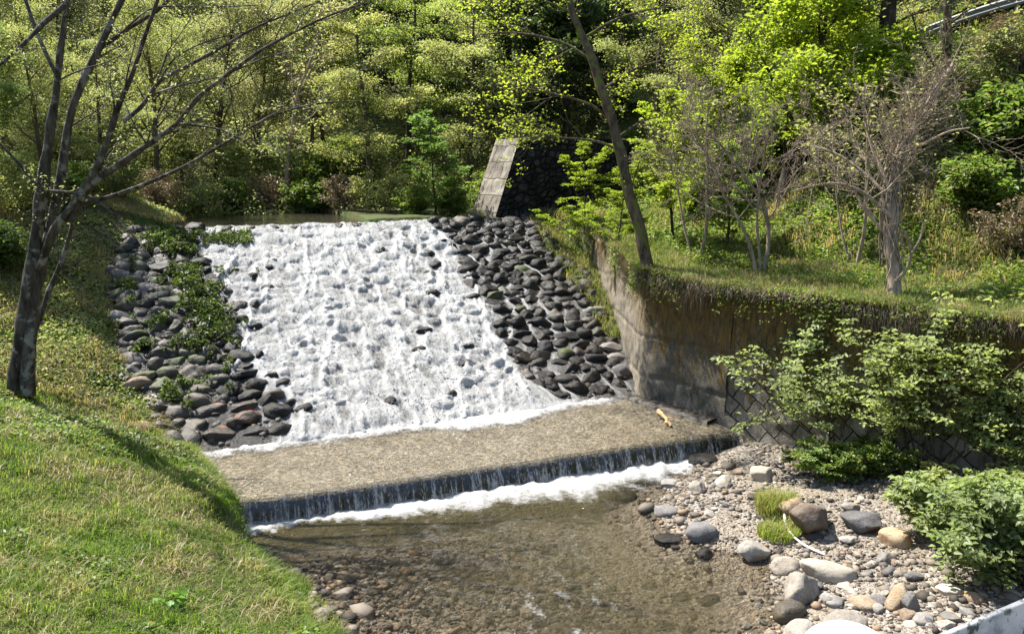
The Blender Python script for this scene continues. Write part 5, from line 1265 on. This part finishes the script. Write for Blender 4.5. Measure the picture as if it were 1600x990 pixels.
bush('sparse pale green bush at the right edge against the block wall', 1570, 760, 0, 150, 190, 706, 'leaf_pale', 12, 0.08, 5)
bush('knee-high bush of round light leaves at the lower right edge', 1575, 905, 0, 200, 170, 703, 'leaf_round', 30, 0.11, 4)
bush('low round-leaved bush spreading over the tan slab', 1490, 845, 0, 190, 120, 704, 'leaf_round', 22, 0.11, 4)
bush('small loose green bush between the tall pale bush and the round-leaved bushes', 1525, 800, 0, 170, 90, 707, 'leaf_pale', 14, 0.09, 4)
bush('low dark green bush under the wide pale bush', 1330, 745, 0, 190, 70, 705, 'leaf_cover', 26, 0.07, 6)

# ------------------------------------------------------------------ grass and ground cover
rg = np.random.default_rng(91)
def scatter(n, x0, x1, y0, y1): return rg.uniform(x0, x1, n), rg.uniform(y0, y1, n)
# left bank: lawn
x, y = scatter(620000, -15, 0, 6.0, 22)
dl = -poly_sd(x, y, EDGE_L); u, v = uv(x, y)
inview = (np.abs(x) < 0.66 * y + 2.5) & (dl > -0.12 + 0.15 * fbm(x * 2, y * 2, 0, 15, 2)) & (v < 19.5) & (dl < 7.5)
dens = np.clip(1.15 - (y - 8) / 16, 0.35, 1) * (0.55 + 0.45 * sstep(-0.35, 0.25, fbm(x * 1.4, y * 1.4, 0, 16, 3)))
ok = inview & (rg.uniform(0, 1, len(x)) < dens * sstep(19.5, 16.5, v)); x, y = x[ok], y[ok]
B = np.stack([x, y, H(x, y) - 0.01], 1)
hh = 0.07 + 0.06 * np.clip(fbm(x * 1.2, y * 1.2, 0, 17, 3) + 0.3, 0, 1) + 0.07 * sstep(0.6, 0.0, -poly_sd(x, y, EDGE_L))
V, F = blades(B, hh, 0.0042 + 0.0003 * (y - 8), rg, 0.85, (0.15, -0.1)); tag(build('grass', V, F, 'grass_bank'), kind='stuff')
x, y = scatter(150000, -13, 0, 6.5, 18); dl = -poly_sd(x, y, EDGE_L); u, v = uv(x, y)
ok = (dl > -0.05) & (dl < 7) & (v < 17.5) & (np.abs(x) < 0.66 * y + 0.6) & (fbm(x * 2.6, y * 2.6, 0, 34, 3) + 0.35 * sstep(0.9, 0.0, dl) + rg.uniform(-0.2, 0.2, len(x)) > 0.26); x, y = x[ok], y[ok]
V, F = blades(np.stack([x, y, H(x, y)], 1), 0.19, 0.005, rg, 0.75, (0.15, -0.1)); tag(build('tall_grass', V, F, 'grass_bank'), kind='stuff')
x, y = scatter(40000, -13, 0, 6.5, 20); dl = -poly_sd(x, y, EDGE_L); u, v = uv(x, y)
ok = (dl > -0.1) & (dl < 7) & (v < 18) & (fbm(x * 1.3, y * 1.3, 0, 35, 3) + rg.uniform(-0.25, 0.25, len(x)) > 0.12); x, y = x[ok], y[ok]
V, F = blades(np.stack([x, y, H(x, y) + 0.05], 1), 0.10, 0.005, rg, 2.2); tag(build('dead_grass', V, F, 'grass_dry'), kind='stuff')
# broad-leaved weeds on the upper half of the bank
x, y = scatter(150000, -14, 0, 7, 20); dl = -poly_sd(x, y, EDGE_L); u, v = uv(x, y)
ok = (dl > 0.25) & (dl < 7) & (np.abs(x) < 0.66 * y + 0.6) & (fbm(x * 1.0, y * 1.0, 0, 18, 3) + 0.25 * fbm(x * 4, y * 4, 0, 38, 2) + 0.07 * np.minimum(y - 14.2, 3) > 0.02) & (rg.uniform(0, 1, len(x)) < 0.75); x, y = x[ok], y[ok]
C = np.stack([x, y, H(x, y) + np.abs(rg.normal(0.06, 0.05, len(x)))], 1)
tag(build('ground_cover', *rand_leaves(C, 0.07, 0.55, 0.75, rg), 'leaf_cover'), kind='stuff')
# dead grass and litter left of the stones and above them
x, y = scatter(60000, -14, -5, 15, 29); dl = -poly_sd(x, y, EDGE_L); u, v = uv(x, y)
ok = (dl > -0.35) & (dl < 3.2) & (v > 16.6) & (fbm(x * 1.1, y * 1.1, 0, 19, 3) > -0.15); x, y = x[ok], y[ok]
V, F = blades(np.stack([x, y, H(x, y)], 1), 0.22, 0.006, rg, 1.2, (0.3, -0.5)); tag(build('dead_grass', V, F, 'grass_dry'), kind='stuff')
x, y = scatter(120000, -17, -5, 15, 32); dl = -poly_sd(x, y, EDGE_L); u, v = uv(x, y)
ok = (dl > 0.1) & (dl < 9) & (v > 17.5) & (np.abs(x) < 0.68 * y + 1) & (fbm(x * 1.0, y * 1.0, 0, 41, 3) + rg.uniform(-0.3, 0.3, len(x)) > -0.25); x, y = x[ok], y[ok]
hz = np.abs(rg.normal(0, 1, len(x))) * (0.06 + 0.25 * np.clip(fbm(x * 0.9, y * 0.9, 0, 42, 3), 0, 1))
tag(build('bank_cover', *rand_leaves(np.stack([x, y, H(x, y) + hz], 1), 0.085, 0.45, 0.6, rg), 'leaf_spring'), kind='stuff')
# weeds sprouting between the stones
uu = rg.uniform(-1.2, 2.6, 60000); ss = rg.uniform(0.8, SL + 0.1, 60000)
pm = 0.55 * fbm(uu * 0.9, ss * 0.7, 0, 20, 2) + 0.6 * fbm(uu * 3.2, ss * 3.2, 0, 21, 3) + 0.30 * np.exp(-((uu - 1.0 + 0.05 * ss) / 0.8) ** 2) - 0.35 * (uu > left_edge(ss) + 0.1) - 0.25 * (ss < 1.6)
ok = (pm > 0.33) & (rg.uniform(0, 1, len(uu)) < 0.55)
ok |= (np.abs(uu - 1.9 + 0.3 * fbm(ss * 3, uu * 3, 0, 33, 2)) < 0.8) & (np.abs(ss - (SL - 0.75)) < 0.32 + 0.25 * fbm(uu * 2.5, 0, 0, 32, 2)) & (rg.uniform(0, 1, len(uu)) < 0.5)
uu, ss, pm = uu[ok], ss[ok], pm[ok]
xx, yy, zz = slope_pt(uu, ss, 0.12 + rg.uniform(0, 1, len(uu)) * (0.10 + 0.35 * np.clip(pm - 0.15, 0, 1)))
tag(build('stone_weeds', *rand_leaves(np.stack([xx, yy, zz], 1), 0.085, 0.35, 0.6, rg), 'leaf_weed'), kind='stuff')
# terrace and hillside on the right: grass, then leafy cover
x, y = scatter(420000, 1.5, 19, 10, 32); dr = poly_sd(x, y, list(reversed(EDGE_R)))
ok = (dr > 0.3) & (dr < 5.2) & (np.abs(x) < 0.66 * y + 0.6) & (rg.uniform(0, 1, len(x)) < 0.75 * sstep(5.2, 3.0, dr)); x, y, dr = x[ok], y[ok], dr[ok]
V, F = blades(np.stack([x, y, H(x, y) - 0.01], 1), 0.15 + 0.12 * np.clip(fbm(x, y, 0, 22, 3), 0, 1), 0.0065, rg, 0.9, (-0.25, -0.25)); tag(build('terrace_grass', V, F, 'grass_terrace'), kind='stuff')
x, y = scatter(360000, 1.0, 24, 10, 36); dr = poly_sd(x, y, list(reversed(EDGE_R)))
cl = fbm(x * 0.7, y * 0.7, 0, 23, 4)
ok = (dr > 1.4) & (dr < 14) & (np.abs(x) < 0.68 * y + 1) & (cl + rg.uniform(-0.35, 0.35, len(x)) + 0.12 * np.clip(dr - 2.5, -2, 2) > -0.25); x, y, cl = x[ok], y[ok], cl[ok]
hz = np.abs(rg.normal(0, 1, len(x))) * (0.07 + 0.28 * np.clip(cl, 0, 1))
tag(build('hillside_cover', *rand_leaves(np.stack([x, y, H(x, y) + hz], 1), 0.10, 0.5, 0.6, rg), 'leaf_cover'), kind='stuff')
x, y = scatter(110000, 3.0, 24, 10, 32); dr = poly_sd(x, y, list(reversed(EDGE_R)))
ok = (dr > 2.6) & (dr < 13.4) & (np.abs(x) < 0.68 * y + 1) & (fbm(x * 0.8, y * 0.8, 0, 29, 3) + 0.02 * (x - 12) > 0.2); x, y = x[ok], y[ok]
V, F = blades(np.stack([x, y, H(x, y)], 1), 0.38, 0.008, rg, 1.0, (-0.4, -0.4)); tag(build('hillside_dead_grass', V, F, 'grass_dry'), kind='stuff')
# grass mat and roots hanging over the wall
wp = np.array(WALL[1:]); sg = np.concatenate([[0], np.cumsum(np.hypot(*np.diff(wp, axis=0).T))])
n = 10000; s = rg.uniform(0, sg[-1], n); s = s + 0.18 * fbm(s * 4, 0, 0, 28, 3)
x = np.interp(s, sg, wp[:, 0]); y = np.interp(s, sg, wp[:, 1])
i = np.clip(np.searchsorted(sg, s) - 1, 0, len(wp) - 2); ex, ey = (wp[i + 1] - wp[i]).T; L = np.hypot(ex, ey); nx, ny = -ey / L, ex / L
clump = np.clip(fbm(s * 0.8, 0, 0, 24, 4) + 0.30, 0, 1); o_ = 0.32 + rg.uniform(-0.12, 0.25, n)
hang = (0.06 + 1.25 * clump ** 1.6) * rg.uniform(0.15, 1.0, n) * np.where(s < 2.6, 0.6, 1.0)
tx, ty = x + nx * 0.9, y + ny * 0.9; zt = H(tx, ty) - 0.10
p0 = np.stack([x + nx * o_, y + ny * o_, zt + 0.07 * rg.normal(0, 1, n)], 1)
tan = np.stack([ex / L, ey / L, np.zeros(n)], 1)
out = np.stack([-nx, -ny, np.zeros(n)], 1) * (o_ - 0.16 + rg.uniform(0.0, 0.26, n))[:, None] + tan * rg.normal(0, 0.20, n)[:, None]
p1 = p0 + out * 0.6; p1[:, 2] += rg.uniform(-0.05, 0.1, n); p2 = p0 + out * 0.95; p2[:, 2] -= hang * 0.5; p3 = p2 + rg.normal(0, 0.10, (n, 3)) * hang[:, None] + tan * (0.25 * fbm(s * 1.7, 1, 0, 30, 2) * hang)[:, None]; p3[:, 2] -= hang * 0.6
sd = np.stack([ex / L, ey / L, np.zeros(n)], 1) * 0.0042
V = np.stack([p0 - sd, p0 + sd, p1 + sd, p1 - sd, p2 + sd, p2 - sd, p3], 1).reshape(-1, 3); i = np.arange(n) * 7
F = [np.concatenate([np.stack([i, i + 1, i + 2, i + 3], 1), np.stack([i + 3, i + 2, i + 4, i + 5], 1)]), np.stack([i + 5, i + 4, i + 6], 1)]
tag(build('hanging_roots', V, F, 'grass_root'), kind='stuff')
# green fringe leaning over the edge
n = 24000; s = rg.uniform(0, sg[-1], n); s = s[fbm(s * 1.1, 3, 0, 31, 3) + rg.uniform(-0.3, 0.3, n) > -0.1]; n = len(s); x = np.interp(s, sg, wp[:, 0]); y = np.interp(s, sg, wp[:, 1])
i = np.clip(np.searchsorted(sg, s) - 1, 0, len(wp) - 2); ex, ey = (wp[i + 1] - wp[i]).T; L = np.hypot(ex, ey); nx, ny = -ey / L, ex / L
o_ = rg.uniform(0.10, 0.7, n); zt = H(x + nx * 0.9, y + ny * 0.9) - 0.12
V, F = blades(np.stack([x + nx * o_, y + ny * o_, zt], 1), 0.26, 0.006, rg, 0.9, (-0.55, -0.5)); tag(build('edge_grass', V, F, 'grass_terrace'), kind='stuff')
n = 16000; s = rg.uniform(0, sg[-1], n); s = s[fbm(s * 1.3, 7, 0, 39, 3) + rg.uniform(-0.15, 0.15, n) > 0.06]; n = len(s); x = np.interp(s, sg, wp[:, 0]); y = np.interp(s, sg, wp[:, 1])
i = np.clip(np.searchsorted(sg, s) - 1, 0, len(wp) - 2); ex, ey = (wp[i + 1] - wp[i]).T; L = np.hypot(ex, ey); nx, ny = -ey / L, ex / L
o_ = rg.uniform(-0.08, 0.45, n); zt = H(x + nx * 0.9, y + ny * 0.9) + 0.05 - np.where(o_ < 0.25, (0.25 - o_) * rg.uniform(0, 2.4, n), 0)
tag(build('edge_leaves', *rand_leaves(np.stack([x + nx * o_, y + ny * o_, zt], 1), 0.07, 0.4, 0.6, rg), 'leaf_cover'), kind='stuff')
# bank between the right stones and the wall top, and the bank behind the crest
x, y = scatter(60000, -1.5, 4.5, 19.5, 32); u, v = uv(x, y); dr = poly_sd(x, y, list(reversed(EDGE_R)))
zz = H(x, y)
ok = (((u > 10.9 + 0.1 * (v - 16)) & (dr < 0.5) & (v < 25.7) & (v > 18.5)) | ((v > V_CREST + 0.6) & (u > 6.2) & (u < 10.5) & (v < 29))); x, y, zz = x[ok], y[ok], zz[ok]
sl = slope_z(uv(x, y)[1]) * (uv(x, y)[1] < 25.7)
V, F = blades(np.stack([x, y, np.maximum(zz, sl) + 0.02], 1), 0.26, 0.008, rg, 0.8, (-0.1, -0.3)); tag(build('bank_grass', V, F, 'grass_terrace'), kind='stuff')
# forest floor and far wood
x, y = scatter(620000, -50, 40, 22, 75); u, v = uv(x, y); dl = -poly_sd(x, y, EDGE_L); dr = poly_sd(x, y, list(reversed(EDGE_R)))
ok = ((v > 31.5) | (dl > 2.0) | ((dr > 14) & ((dr < 13.2) | (dr > 18)))) & (np.abs(x) < 0.70 * y + 2) & (fbm(x * 0.5, y * 0.5, 0, 25, 4) + rg.uniform(-0.4, 0.4, len(x)) > -0.15) & ((v > V_CREST + 1.0) | (dl > 1.5)); x, y = x[ok], y[ok]
cl = fbm(x * 0.45, y * 0.45, 0, 26, 4); hz = np.abs(rg.normal(0, 1, len(x))) * (0.14 + 0.8 * np.clip(cl, 0, 1)) * np.clip((y - 20) / 13, 0.6, 2.8)
tag(build('undergrowth', *rand_leaves(np.stack([x, y, H(x, y) + hz], 1), 0.12 + 0.003 * (y - 25), 0.4, 0.55, rg), 'leaf_spring'), kind='stuff')
x, y = scatter(160000, -75, 75, 55, 110)
cl = noise(x * 0.28, y * 0.28, 0, 27); hz = rg.uniform(0, 1, len(x)) ** 0.7 * (3.0 + 5.0 * np.clip(cl + 0.5, 0, 1.2))
tag(build('far_woodland', *rand_leaves(np.stack([x, y, H(x, y) + hz], 1), 0.5, 0.3, 0.6, rg), 'leaf_green'), kind='stuff')

# big-leaved plants on the lawn
def leafy_plant(label, px, py, n, size, seed):
    rng = np.random.default_rng(seed); b = Pg(px, py); root = empty('leafy_plant', tuple(b), label, 'plant'); lines, C, N, D = [], [], [], []
    for i in range(n):
        a = rng.uniform(0, 6.28); d = np.array([math.cos(a), math.sin(a), 0]); tip = b + d * size * rng.uniform(0.4, 1.3) + np.array([0, 0, size * rng.uniform(0.5, 1.6)])
        lines.append((np.linspace(b, tip, 4), np.array([0.006, 0.005, 0.004, 0.003]))); C.append(tip + d * size * 0.3); N.append(d * 0.4 + np.array([0, 0, 1.0]) + rng.normal(0, 0.25, 3)); D.append(d)
    V, F = tubes(lines); child(build('stem', V, F, 'leaf_weed'), root)
    V, F = leaves(np.array(C), np.array(N), np.array(D), size * rng.uniform(0.8, 1.4, n), 0.85); child(build('foliage', V, F, 'leaf_big'), root)
leafy_plant('big-leaved bright green plant standing over its own shadow on the lawn', 266, 950, 16, 0.115, 1)
leafy_plant('small bright leafy plant on the lawn left of the big-leaved plant', 138, 912, 9, 0.075, 2)
# grass tuft on the gravel bar
for px, py, h, lab in ((1212, 800, 0.40, 'yellow-green grass tuft growing on the gravel behind the brown rocks'), (1217, 838, 0.22, 'short grass tuft on the gravel left of the bent pipe')):
    b = Pg(px, py); n = 900; a = rg.uniform(0, 6.28, n); r = np.sqrt(rg.uniform(0, 1, n)) * 0.28
    x, y = b[0] + r * np.cos(a) * 1.2, b[1] + r * np.sin(a)
    V, F = blades(np.stack([x, y, H(x, y)], 1), h, 0.006, rg, 0.6); tag(build('grass_tuft', V, F, 'grass_tuft'), lab, 'grass tuft')
